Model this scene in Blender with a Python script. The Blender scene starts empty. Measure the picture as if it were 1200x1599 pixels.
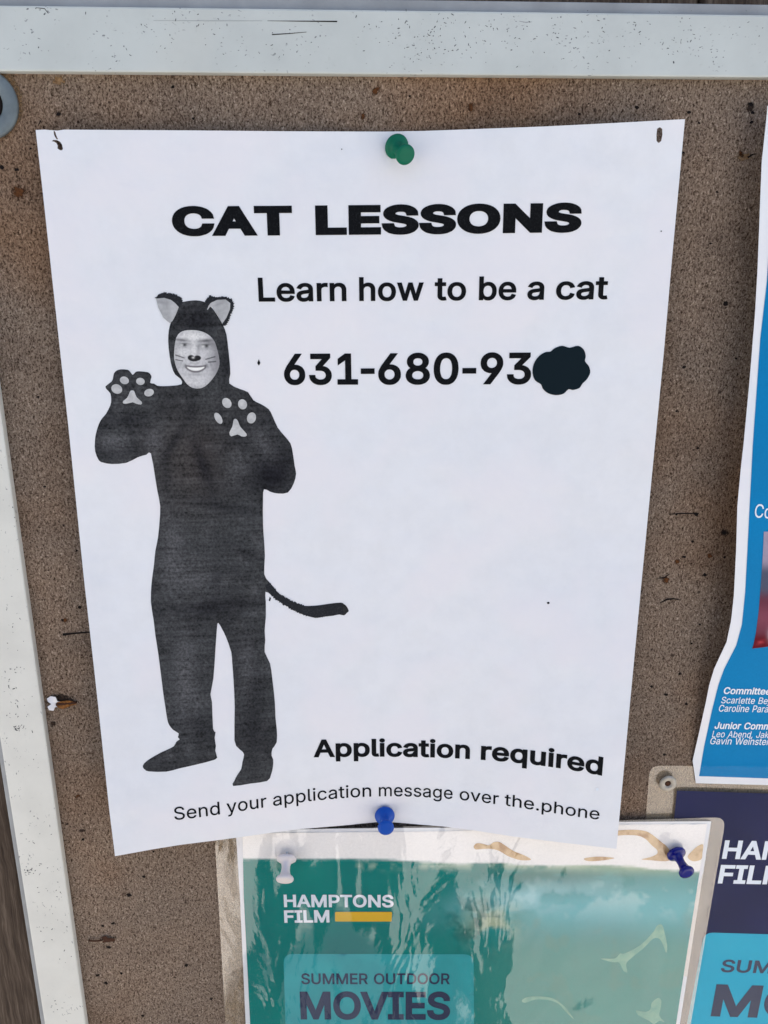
import bpy, bmesh, math, random, json
import numpy as np
from mathutils import Vector, Matrix, Euler
from mathutils.geometry import delaunay_2d_cdt
random.seed(7); np.random.seed(7)
SC = bpy.context.scene
COL = SC.collection
PI = math.pi

# ---------------------------------------------------------------- camera
# The board stands upright in the plane y = 0 and faces -y; the phone is held about 29 cm in front of it.
FOC, CX, CY, DIST = 1200.0, 600.0, 799.5, 0.287
PITCH, YAW, ROLL = math.radians(15.3), math.radians(-3.1211), math.radians(-0.4147)
CAMR = Matrix.Rotation(YAW, 3, 'Z') @ Matrix.Rotation(PI/2 - PITCH, 3, 'X') @ Matrix.Rotation(ROLL, 3, 'Z')
cam = bpy.data.cameras.new('camera'); camo = bpy.data.objects.new('camera', cam); COL.objects.link(camo)
cam.sensor_fit = 'VERTICAL'; cam.sensor_height = 36.0; cam.lens = 36.0 * FOC / 1599.0
cam.clip_start = 0.01; cam.clip_end = 400
camo.matrix_world = Matrix.Translation((0, -DIST, 0)) @ CAMR.to_4x4()
SC.camera = camo

# ---------------------------------------------------------------- sky, sun, exposure
SUN_EL, SUN_AZ = math.radians(72), math.radians(14)
world = bpy.data.worlds.new('World'); SC.world = world; world.use_nodes = True
wn = world.node_tree
sky = wn.nodes.new('ShaderNodeTexSky'); sky.sky_type = 'NISHITA'; sky.sun_disc = False
sky.sun_elevation = SUN_EL; sky.sun_rotation = SUN_AZ
sky.dust_density = 3.0; sky.ozone_density = .6
wn.links.new(sky.outputs[0], wn.nodes['Background'].inputs[0])
wn.nodes['Background'].inputs[1].default_value = 0.15
sl = bpy.data.lights.new('sun', 'SUN'); sl.energy = 5.0; sl.angle = math.radians(0.5); sl.color = (1, 0.955, 0.88)
so = bpy.data.objects.new('sun', sl); COL.objects.link(so)
sdir = Vector((math.sin(SUN_AZ)*math.cos(SUN_EL), math.cos(SUN_AZ)*math.cos(SUN_EL), math.sin(SUN_EL)))
so.rotation_euler = sdir.to_track_quat('Z', 'Y').to_euler()
SC.view_settings.view_transform = 'Standard'; SC.view_settings.look = 'None'
SC.view_settings.gamma = 1; SC.view_settings.use_curve_mapping = False
SC.view_settings.exposure = 0.98
SC.cycles.transparent_max_bounces = 16

# ---------------------------------------------------------------- geometry helpers
CR = np.array(CAMR)
def P2W(px, py, h=0.0):
    """photo position -> point at height h (metres) in front of the board plane"""
    px = np.asarray(px, float); py = np.asarray(py, float)
    v = np.stack([px - CX, CY - py, -FOC * np.ones_like(px)], -1) @ CR.T
    t = (DIST - h) / v[..., 1]
    return np.stack([v[..., 0]*t, -h*np.ones_like(px), v[..., 2]*t], -1)
def W2P(p):
    v = (np.asarray(p, float) - np.array([0, -DIST, 0])) @ CR
    return np.stack([CX + FOC*v[..., 0]/-v[..., 2], CY - FOC*v[..., 1]/-v[..., 2]], -1)
def onto(px, py, hf, off=0.0):
    """photo positions -> points on the sheet whose height above the board is hf(x, z)"""
    px = np.asarray(px, float); py = np.asarray(py, float)
    h = np.zeros_like(px)
    for _ in range(9):
        w = P2W(px, py, h)
        h = 0.4*h + 0.6*(hf(w[..., 0], w[..., 2]) + off)
    return P2W(px, py, h)
def flat(v): return lambda x, z: v + 0*x

def mesh_ob(name, verts, faces, m=None, parent=None, smooth=False):
    me = bpy.data.meshes.new(name); me.from_pydata([tuple(map(float, v)) for v in verts], [], faces)
    if m: me.materials.append(m)
    if smooth: me.polygons.foreach_set('use_smooth', [True]*len(me.polygons))
    me.update()
    o = bpy.data.objects.new(name, me); COL.objects.link(o)
    if parent: o.parent = parent; o.matrix_parent_inverse = parent.matrix_basis.inverted()
    return o
def bm_ob(name, bm, m=None, parent=None, smooth=False):
    me = bpy.data.meshes.new(name); bm.to_mesh(me); bm.free()
    if m: me.materials.append(m)
    if smooth: me.polygons.foreach_set('use_smooth', [True]*len(me.polygons))
    o = bpy.data.objects.new(name, me); COL.objects.link(o)
    if parent: o.parent = parent; o.matrix_parent_inverse = parent.matrix_basis.inverted()
    return o
def empty(name, loc=(0, 0, 0)):
    o = bpy.data.objects.new(name, None); COL.objects.link(o); o.location = loc; o.empty_display_size = 0.01
    return o
def tag(o, label=None, cat=None, group=None, kind=None):
    if label: o['label'] = label
    if cat: o['category'] = cat
    if group: o['group'] = group
    if kind: o['kind'] = kind
    return o
def area(p):
    x, y = p[:, 0], p[:, 1]
    return 0.5*float(np.sum(x*np.roll(y, -1) - np.roll(x, -1)*y))
def inside(poly, P):
    x, y = P[:, 0], P[:, 1]; c = np.zeros(len(P), bool); n = len(poly)
    for i in range(n):
        x0, y0 = poly[i]; x1, y1 = poly[(i+1) % n]
        if y0 == y1: continue
        k = ((y0 > y) != (y1 > y)) & (x < (x1-x0)*(y-y0)/(y1-y0) + x0)
        c ^= k
    return c
def winding(L, P):
    """signed crossings of oriented loops to the right of each point"""
    x, y = P[:, 0], P[:, 1]; w = np.zeros(len(P), int)
    for p in L:
        q = np.roll(p, -1, 0)
        for (x0, y0), (x1, y1) in zip(p, q):
            if y0 == y1: continue
            lo, hi = (y0, y1) if y1 > y0 else (y1, y0)
            k = (y > lo) & (y <= hi) & (x < (x1-x0)*(y-y0)/(y1-y0) + x0)
            w[k] += 1 if y1 > y0 else -1
    return w
def cdt(loops, g):
    """loops: [(points, sign)] in the photo plane -> verts, tris covered with non-zero winding, inner points every g"""
    V = []; E = []; Ls = []
    for p, s in loops:
        p = np.asarray(p, float)
        if (area(p) < 0) == (s > 0): p = p[::-1]
        n = len(V); k = len(p); E += [(n+i, n+(i+1) % k) for i in range(k)]; V += [tuple(q) for q in p]; Ls.append(p)
    if g:
        A = np.array(V); x0, y0 = A.min(0); x1, y1 = A.max(0)
        gx, gy = np.meshgrid(np.arange(x0+g*.5, x1, g), np.arange(y0+g*.5, y1, g))
        P = np.stack([gx.ravel(), gy.ravel()], 1) + np.random.uniform(-.12, .12, (gx.size, 2))*g
        V += [tuple(q) for q in P[winding(Ls, P) != 0]]
    v, e, f, ov, oe, of = delaunay_2d_cdt([Vector(q) for q in V], E, [], 0, 1e-5)
    v = np.array([tuple(q) for q in v]); T = np.array(f)
    w = winding(Ls, v[T].mean(1) + np.array([0, 1.3e-7]))
    return v, [tuple(t) for t in T[w != 0].tolist()]
def resample(p, step):
    p = np.asarray(p, float); out = []
    for a, b in zip(p, np.roll(p, -1, 0)):
        n = max(1, int(round(np.linalg.norm(b-a)/step)))
        for i in range(n): out.append(a + (b-a)*i/n)
    return np.array(out)
def smooth_loop(p, k=5):
    p = np.asarray(p, float); n = len(p); out = []
    for i in range(n):
        a, b, c, d = p[i-1], p[i], p[(i+1) % n], p[(i+2) % n]
        for j in range(k):
            t = j/k
            out.append(0.5*((2*b) + (c-a)*t + (2*a-5*b+4*c-d)*t*t + (3*b-a-3*c+d)*t**3))
    return np.array(out)
def decal(name, loops, hf, off, m, parent, g=None, col=None, thick=None, smooth=True, step=None):
    """printed or cut sheet following the surface hf, 'off' metres proud of it"""
    if np.ndim(loops[0][0]) == 0: loops = [(loops, 1)]
    if step: loops = [(resample(p, step), s) for p, s in loops]
    v, f = cdt(loops, g)
    w = onto(v[:, 0], v[:, 1], hf, off)
    used = sorted({i for t in f for i in t}); mp = {u: i for i, u in enumerate(used)}
    f = [tuple(mp[i] for i in t) for t in f]; w = w[used]; v = v[used]
    # make the faces look away from the board (-y)
    a, b, c = w[f[0][0]], w[f[0][1]], w[f[0][2]]
    if np.cross(b-a, c-a)[1] > 0: f = [t[::-1] for t in f]
    o = mesh_ob(name, w, f, m, parent, smooth)
    if col is not None:
        at = o.data.color_attributes.new('print', 'FLOAT_COLOR', 'POINT')
        cc = np.ones((len(v), 4)); cc[:, :3] = col(v[:, 0], v[:, 1])
        at.data.foreach_set('color', cc.ravel())
    if thick:
        s = o.modifiers.new('thickness', 'SOLIDIFY'); s.thickness = thick; s.offset = -1
        es = o.modifiers.new('crisp_rim', 'EDGE_SPLIT'); es.split_angle = math.radians(50)
    return o
def ell(cx, cy, rx, ry, a=0, n=20):
    t = np.linspace(0, 2*PI, n, endpoint=False); a = math.radians(a)
    x, y = rx*np.cos(t), ry*np.sin(t)
    return np.stack([cx + x*math.cos(a) - y*math.sin(a), cy + x*math.sin(a) + y*math.cos(a)], 1)
def stroke(p, w):
    p = np.asarray(p, float); w = np.broadcast_to(np.asarray(w, float), (len(p),))
    d = np.gradient(p, axis=0); d /= np.linalg.norm(d, axis=1)[:, None] + 1e-9
    n = np.stack([-d[:, 1], d[:, 0]], 1)*w[:, None]/2
    return np.vstack([p+n, (p-n)[::-1]])
def value_noise(x, y, s, seed=0, octs=4):
    r = np.zeros_like(x, dtype=float); a = 1; tot = 0
    for o in range(octs):
        rs = np.random.RandomState(seed*17+o); T = rs.rand(64, 64)
        X = x/s*2**o; Y = y/s*2**o
        xi = np.floor(X).astype(int); yi = np.floor(Y).astype(int); fx = X-xi; fy = Y-yi
        fx = fx*fx*(3-2*fx); fy = fy*fy*(3-2*fy)
        g = lambda i, j: T[(xi+i) % 64, (yi+j) % 64]
        r += a*((g(0,0)*(1-fx)+g(1,0)*fx)*(1-fy) + (g(0,1)*(1-fx)+g(1,1)*fx)*fy); tot += a; a *= .5
    return r/tot
def box_bm(bm, x0, x1, y0, y1, z0, z1, bev=0):
    r = bmesh.ops.create_cube(bm, size=1)
    for v in r['verts']:
        v.co = Vector(((x0+x1)/2 + v.co.x*(x1-x0), (y0+y1)/2 + v.co.y*(y1-y0), (z0+z1)/2 + v.co.z*(z1-z0)))
    if bev:
        es = list({e for v in r['verts'] for e in v.link_edges})
        bmesh.ops.bevel(bm, geom=es, offset=bev, segments=2, affect='EDGES', profile=.6)
def box(name, x0, x1, y0, y1, z0, z1, m, parent=None, bev=0):
    bm = bmesh.new(); box_bm(bm, x0, x1, y0, y1, z0, z1, bev); return bm_ob(name, bm, m, parent)
def lathe(name, prof, m, parent, mat, n=40, cap=True):
    """prof: (radius, distance from board) pairs; mat: placement matrix whose +z leaves the board"""
    V = []; F = []
    for r, z in prof:
        for i in range(n):
            a = 2*PI*i/n; V.append(mat @ Vector((r*math.cos(a), r*math.sin(a), z)))
    for k in range(len(prof)-1):
        for i in range(n):
            j = (i+1) % n; F.append((k*n+i, k*n+j, (k+1)*n+j, (k+1)*n+i))
    if cap: F.append(tuple(range(n))[::-1]); F.append(tuple((len(prof)-1)*n+i for i in range(n)))
    o = mesh_ob(name, V, F, m, parent, True)
    return o

# ---------------------------------------------------------------- materials
def lin(c):
    c = np.asarray(c, float)/255.0
    return np.where(c <= .04045, c/12.92, ((c+.055)/1.055)**2.4)
KC = np.array([1.09, 1.05, 0.93])         # sky light on the shaded board is bluish: albedo from seen colour
def A(r, g, b, k=1.0): return tuple(np.clip(lin((r, g, b))*KC*k, 0, .88)) + (1,)
class NT:
    def __init__(s, name):
        s.m = bpy.data.materials.new(name); s.m.use_nodes = True; s.t = s.m.node_tree
        s.b = s.t.nodes['Principled BSDF']; s.out = s.t.nodes['Material Output']
        s.co = s.n('TexCoord').outputs['Object']
    def n(s, t, **kw):
        q = s.t.nodes.new('ShaderNode'+t)
        for k, v in kw.items(): setattr(q, k, v)
        return q
    def l(s, a, b): s.t.links.new(a, b)
    def set(s, node, i, v):
        if hasattr(v, 'is_linked') or isinstance(v, bpy.types.NodeSocket): s.l(v, node.inputs[i])
        else: node.inputs[i].default_value = v
    def map(s, scale=(1, 1, 1), loc=(0, 0, 0), rot=(0, 0, 0), src=None):
        q = s.n('Mapping'); q.inputs['Scale'].default_value = scale; q.inputs['Location'].default_value = loc
        q.inputs['Rotation'].default_value = rot; s.l(src or s.co, q.inputs[0]); return q.outputs[0]
    def noise(s, scale, detail=3, rough=.55, vec=None, dist=0, col=False):
        q = s.n('TexNoise'); q.inputs['Scale'].default_value = scale; q.inputs['Detail'].default_value = detail
        q.inputs['Roughness'].default_value = rough; q.inputs['Distortion'].default_value = dist
        s.l(vec or s.co, q.inputs['Vector']); return q.outputs['Color' if col else 'Fac']
    def voro(s, scale, vec=None, feature='F1', rnd=1):
        q = s.n('TexVoronoi', feature=feature); q.inputs['Scale'].default_value = scale
        q.inputs['Randomness'].default_value = rnd
        s.l(vec or s.co, q.inputs['Vector']); return q
    def ramp(s, fac, stops):
        q = s.n('ValToRGB'); e = q.color_ramp.elements
        while len(e) < len(stops): e.new(.5)
        for k, (p, c) in zip(e, stops):
            k.position = p; k.color = c if hasattr(c, '__len__') else (c, c, c, 1)
        s.l(fac, q.inputs[0]); return q.outputs[0]
    def mix(s, a, b, f, mode='MIX'):
        q = s.n('Mix', data_type='RGBA', blend_type=mode); s.set(q, 0, f); s.set(q, 6, a); s.set(q, 7, b); return q.outputs[2]
    def math(s, op, a, b=0.0, c=0.0):
        q = s.n('Math', operation=op); s.set(q, 0, a); s.set(q, 1, b); s.set(q, 2, c); return q.outputs[0]
    def bump(s, h, strength, dist, normal=None):
        q = s.n('Bump'); q.inputs['Strength'].default_value = strength; q.inputs['Distance'].default_value = dist
        s.l(h, q.inputs['Height'])
        if normal: s.l(normal, q.inputs['Normal'])
        return q.outputs[0]
    def fin(s, color=None, rough=.6, normal=None, spec=.5, metal=0):
        if color is not None: s.set(s.b, 'Base Color', color)
        s.set(s.b, 'Roughness', rough); s.set(s.b, 'Specular IOR Level', spec); s.set(s.b, 'Metallic', metal)
        if normal: s.l(normal, s.b.inputs['Normal'])
        return s.m

def mat_board():
    t = NT('fibreboard')
    # short pressed fibres of two sizes, lying every way
    warp = t.noise(260, 3, .6, col=True)
    wv = t.n('VectorMath', operation='MULTIPLY_ADD'); t.l(warp, wv.inputs[0]); wv.inputs[1].default_value = (.0036,)*3; t.l(t.co, wv.inputs[2])
    f1 = t.noise(1, 3, .7, t.map((1500, 1, 520), src=wv.outputs[0]))
    f2 = t.noise(1, 3, .7, t.map((1400, 1, 560), rot=(0, 1.0, 0), src=wv.outputs[0]))
    f3 = t.noise(1, 3, .7, t.map((1400, 1, 560), rot=(0, -1.0, 0), src=wv.outputs[0]))
    sel = t.noise(420, 2)
    s1 = t.ramp(sel, [(.42, 0), (.47, 1)]); s2 = t.ramp(sel, [(.53, 0), (.58, 1)])
    fib = t.mix(t.mix(f1, f2, s1), f3, s2)
    fine = t.noise(1500, 3, .75)
    v = t.math('ADD', t.math('MULTIPLY', fib, .62), t.math('MULTIPLY', fine, .38))
    big = t.noise(14, 4, .6)
    col = t.ramp(v, [(.36, (.012, .007, .004, 1)), (.43, (.062, .040, .026, 1)), (.49, (.176, .130, .097, 1)), (.57, (.27, .211, .162, 1)), (.68, (.57, .475, .39, 1))])
    col = t.mix(col, t.mix(col, (1.0, .74, .52, 1), 1, 'MULTIPLY'), t.ramp(t.noise(9, 3, .6, t.map((1, 1, 1), (3, 1, 5))), [(.47, 0), (.66, .65)]))
    col = t.mix(col, (1.28, 1.2, 1.12, 1), t.ramp(big, [(.35, 0), (.7, .9)]), 'MULTIPLY')
    col = t.mix(col, (.72, .70, .70, 1), t.ramp(t.noise(33, 4, .7, t.map(loc=(7, 3, 1))), [(.5, 0), (.72, .8)]), 'MULTIPLY')
    spots = t.voro(230)
    dk = t.ramp(spots.outputs['Distance'], [(.10, 1), (.2, 0)])
    gate = t.ramp(t.noise(60, 2), [(.60, 0), (.64, 1)])
    col = t.mix(col, (.03, .018, .012, 1), t.math('MULTIPLY', t.math('MULTIPLY', dk, gate), .85))
    return t.fin(col, .92, t.bump(v, .9, .0011), .15)
def mat_enamel(name, base, vertical):
    t = NT(name)
    mott = t.noise(40, 4, .6)
    c = t.mix(base, tuple(k*.9 for k in base[:3])+(1,), t.ramp(mott, [(.4, 0), (.7, 1)]))
    warm = t.noise(18, 3)
    c = t.mix(c, (.62, .56, .46, 1), t.ramp(warm, [(.55, 0), (.8, .3)]))
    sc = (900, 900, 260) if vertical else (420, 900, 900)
    w = t.noise(300, 2, col=True)
    wv = t.n('VectorMath', operation='MULTIPLY_ADD'); t.l(w, wv.inputs[0]); wv.inputs[1].default_value = (.004,)*3; t.l(t.co, wv.inputs[2])
    sp = t.voro(1, t.map(sc, src=wv.outputs[0]))
    dots = t.ramp(sp.outputs['Distance'], [(.13, 1), (.2, 0)])
    gate = t.ramp(t.noise(90, 3, .6), [(.52, 0), (.6, 1)])
    c = t.mix(c, (.10, .10, .11, 1), t.math('MULTIPLY', t.math('MULTIPLY', dots, gate), .75))
    sp2 = t.voro(1, t.map((500, 500, 500), src=wv.outputs[0]))
    d2 = t.ramp(sp2.outputs['Distance'], [(.10, 1), (.15, 0)])
    g2 = t.ramp(t.noise(70, 2, .6, t.map(loc=(2, 2, 2))), [(.6, 0), (.64, 1)])
    c = t.mix(c, (.05, .05, .055, 1), t.math('MULTIPLY', d2, g2))
    grime = t.ramp(t.noise(500, 4, .7), [(.62, 0), (.78, .3)])
    c = t.mix(c, (.3, .29, .27, 1), grime)
    return t.fin(c, .38, t.bump(t.noise(150, 3), .12, .0004), .45)
def mat_simple(name, col, rough=.6, spec=.5, metal=0, ns=None, na=.15, bs=None, bd=.0002, bstr=.4):
    t = NT(name); c = col
    if ns: c = t.mix(col, tuple(max(0, k*(1-na*2)) for k in col[:3])+(1,), t.ramp(t.noise(ns, 4, .6), [(.3, 0), (.75, 1)]))
    nm = t.bump(t.noise(bs, 3), bstr, bd) if bs else None
    return t.fin(c, rough, nm, spec, metal)
def mat_paper(name, base=(.765, .765, .775, 1), mott=.05):
    t = NT(name)
    n = t.noise(95, 5, .65); n2 = t.noise(26, 3, .5)
    c = t.mix(base, tuple(k*(1-mott) for k in base[:3])+(1,), t.ramp(n, [(.35, 0), (.7, 1)]))
    c = t.mix(c, (base[0]*1.02, base[1]*.985, base[2]*.985, 1), t.ramp(n2, [(.45, 0), (.6, .8)]))
    h = t.math('ADD', t.math('MULTIPLY', n2, 1.0), t.math('MULTIPLY', t.noise(60, 4), .35))
    return t.fin(c, .75, t.bump(t.noise(1200, 2), .15, .0001, t.bump(h, .8, .0024)), .2)
def mat_print(name, rough=.6, grain=.16, lines=.25, scale=1100, spec=.25):
    """ink whose colour is the flat print stored on the sheet, with toner grain and feed lines"""
    t = NT(name); a = t.n('VertexColor', layer_name='print').outputs[0]
    g = t.noise(scale, 2, .7)
    ln = t.noise(1, 2, .6, t.map((45, 1, 620)))
    k = t.math('ADD', t.math('MULTIPLY', t.math('SUBTRACT', g, .5), grain*6), t.math('MULTIPLY', t.math('SUBTRACT', ln, .5), lines*3))
    k = t.math('MAXIMUM', t.math('ADD', k, 1.0), .25)
    kk = t.n('CombineXYZ'); [t.l(k, kk.inputs[i]) for i in range(3)]
    return t.fin(t.mix(a, kk.outputs[0], 1, 'MULTIPLY'), rough, None, spec)
def mat_ink(name, col, rough=.55):
    t = NT(name)
    c = t.mix(col, tuple(min(1, k*2.4+.012) for k in col[:3])+(1,), t.ramp(t.noise(1400, 2, .8), [(.5, 0), (.8, .7)]))
    return t.fin(c, .8, None, .08)
def film_normal(t, amp=1.0):
    w = t.noise(13, 2, .5, t.map((1, 1, .6), (0, 0, 0)), dist=.5)
    m = t.noise(1, 3, .55, t.map((34, 34, 17), (3, 0, 1)), dist=.9)
    f = t.noise(420, 3, .6)
    n1 = t.bump(w, 1.0, .0070*amp)
    n2 = t.bump(m, 1.0, .00075*amp, n1)
    return t.bump(f, 1.0, .00004*amp, n2)
def mat_film(name, haze=.05, hazecol=(.7, .72, .72, 1), amp=1.0, rough=.018, F0=.10):
    t = NT(name)
    nm = film_normal(t, amp)
    tr = t.n('BsdfTransparent'); gl = t.n('BsdfGlossy'); gl.inputs['Roughness'].default_value = rough
    t.l(nm, gl.inputs['Normal'])
    ge = t.n('NewGeometry'); dt = t.n('VectorMath', operation='DOT_PRODUCT'); t.l(ge.outputs['Incoming'], dt.inputs[0]); t.l(nm, dt.inputs[1])
    fz = t.math('POWER', t.math('SUBTRACT', 1.0, t.math('MINIMUM', t.math('ABSOLUTE', dt.outputs['Value']), 1.0)), 5.0)
    fz = t.math('ADD', F0, t.math('MULTIPLY', fz, 1-F0))
    df = t.n('BsdfDiffuse'); df.inputs['Color'].default_value = hazecol
    m1 = t.n('MixShader'); m1.inputs[0].default_value = haze
    if haze > .1:
        t.l(t.math('MULTIPLY', t.ramp(t.noise(140, 4, .65), [(.3, .75), (.7, 1)]), haze), m1.inputs[0])
    t.l(tr.outputs[0], m1.inputs[1]); t.l(df.outputs[0], m1.inputs[2])
    m2 = t.n('MixShader'); t.l(fz, m2.inputs[0]); t.l(m1.outputs[0], m2.inputs[1]); t.l(gl.outputs[0], m2.inputs[2])
    t.t.nodes.remove(t.b); t.l(m2.outputs[0], t.out.inputs[0])
    return t.m
def mat_stain(name, col, col2):
    """rust or dirt soaked into the fibres: ragged towards its rim (attribute 'print' holds how deep it soaked)"""
    t = NT(name); a = t.n('VertexColor', layer_name='print').outputs[0]
    k = t.math('ADD', a, t.math('MULTIPLY', t.math('SUBTRACT', t.noise(900, 4, .75), .5), 1.5))
    f = t.ramp(k, [(.32, 0), (.62, 1)])
    c = t.mix(col, col2, t.ramp(t.noise(1100, 3, .7), [(.35, 0), (.65, 1)]))
    t.set(t.b, 'Base Color', c); t.set(t.b, 'Roughness', .85); t.set(t.b, 'Specular IOR Level', .15)
    tr = t.n('BsdfTransparent'); m = t.n('MixShader'); t.l(f, m.inputs[0]); t.l(tr.outputs[0], m.inputs[1]); t.l(t.b.outputs[0], m.inputs[2])
    t.l(m.outputs[0], t.out.inputs[0]); return t.m
def mat_wood(name, horiz=False):
    t = NT(name)
    sc = (22, 30, 420) if horiz else (420, 30, 22)
    w = t.noise(30, 3, col=True)
    wv = t.n('VectorMath', operation='MULTIPLY_ADD'); t.l(w, wv.inputs[0]); wv.inputs[1].default_value = (.006,)*3; t.l(t.co, wv.inputs[2])
    g = t.noise(1, 5, .7, t.map(sc, src=wv.outputs[0])); g2 = t.noise(1, 3, .6, t.map(tuple(k*3 for k in sc), src=wv.outputs[0]))
    v = t.math('ADD', t.math('MULTIPLY', g, .6), t.math('MULTIPLY', g2, .4))
    c = t.ramp(v, [(.3, (.03, .02, .014, 1)), (.5, (.085, .060, .043, 1)), (.66, (.17, .128, .094, 1)), (.8, (.27, .21, .155, 1))])
    c = t.mix(c, (1.8, 1.6, 1.35, 1), t.ramp(t.noise(16, 3), [(.52, 0), (.66, .9)]), 'MULTIPLY')
    return t.fin(c, .85, t.bump(v, .8, .001), .15)

M = {}
M['board'] = mat_board()
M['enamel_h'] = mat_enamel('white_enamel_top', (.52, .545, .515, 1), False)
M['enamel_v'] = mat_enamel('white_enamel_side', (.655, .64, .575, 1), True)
M['flange'] = mat_simple('grey_aluminium', (.33, .34, .345, 1), .5, .5, .15, 60, .15, 300)
M['wood'] = mat_wood('weathered_wood'); M['wood_h'] = mat_wood('weathered_wood_level', True)
M['paper'] = mat_paper('office_paper')
M['toner'] = mat_print('grey_toner_print', .75, .40, .55, 1000, .08)
M['toner_soft'] = mat_print('light_toner_print', .6, .05, .03, 1400)
M['black'] = mat_ink('black_toner', (.0045, .005, .006, 1))
M['redaction'] = mat_ink('dark_redaction', (.0065, .013, .019, 1))
M['redaction'] = mat_simple('dark_teal_redaction', (.0058, .0130, .018, 1), .6, .05)  # fill of the redaction patch, no real ink
M['gloss_paper'] = mat_paper('poster_paper', (.785, .785, .79, 1), .02)
M['poster_print'] = mat_print('colour_poster_print', .6, .03, .0, 900, .08)
M['green'] = mat_simple('green_plastic', (.0, .125, .068, 1), .45, .2, 0, 500, .05)
M['blue'] = mat_simple('blue_plastic', (.0, .062, .36, 1), .42, .25)
M['dark_blue'] = mat_simple('dark_blue_plastic', (.001, .003, .15, 1), .2, .35)
M['white_plastic'] = mat_simple('white_plastic', (.66, .60, .58, 1), .4, .3)
M['steel'] = mat_simple('pin_steel', (.55, .55, .55, 1), .3, .5, 1)
M['zinc'] = mat_simple('dull_zinc', (.17, .205, .22, 1), .6, .4, .25, 160, .18, 500, .0003)
M['fleck'] = mat_simple('grey_fleck', (.085, .087, .09, 1), .8, .1)
M['dark_hole'] = mat_simple('dark_hole', (.012, .009, .008, 1), .9, .1)
M['rust'] = mat_simple('rusted_steel', (.075, .026, .010, 1), .8, .3, .2, 700, .3, 1500, .0003)
M['rust_stain'] = mat_stain('rust_stain', (.13, .048, .014, 1), (.035, .016, .008, 1))
M['dark_stain'] = mat_stain('dark_stain', (.018, .012, .009, 1), (.05, .03, .02, 1))
M['tan_stain'] = mat_stain('tan_stain', (.30, .19, .10, 1), (.12, .065, .03, 1))
M['warm_stain'] = mat_stain('warm_stain', (.26, .17, .10, 1), (.16, .10, .062, 1))
M['film'] = mat_film('clear_laminating_film', .012)
M['film_edge'] = mat_film('clouded_laminating_film', .27, (.84, .63, .38, 1), .7)
M['film_navy'] = mat_film('clear_laminating_film_back', .004, amp=.8, F0=.009)
M['ground'] = mat_simple('pale_concrete', (.55, .52, .48, 1), .9, .2, 0, 3, .12, 60, .002)
M['cloth'] = mat_simple('dark_cloth', (.02, .022, .03, 1), .9, .1, 0, 60, .2)

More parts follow.
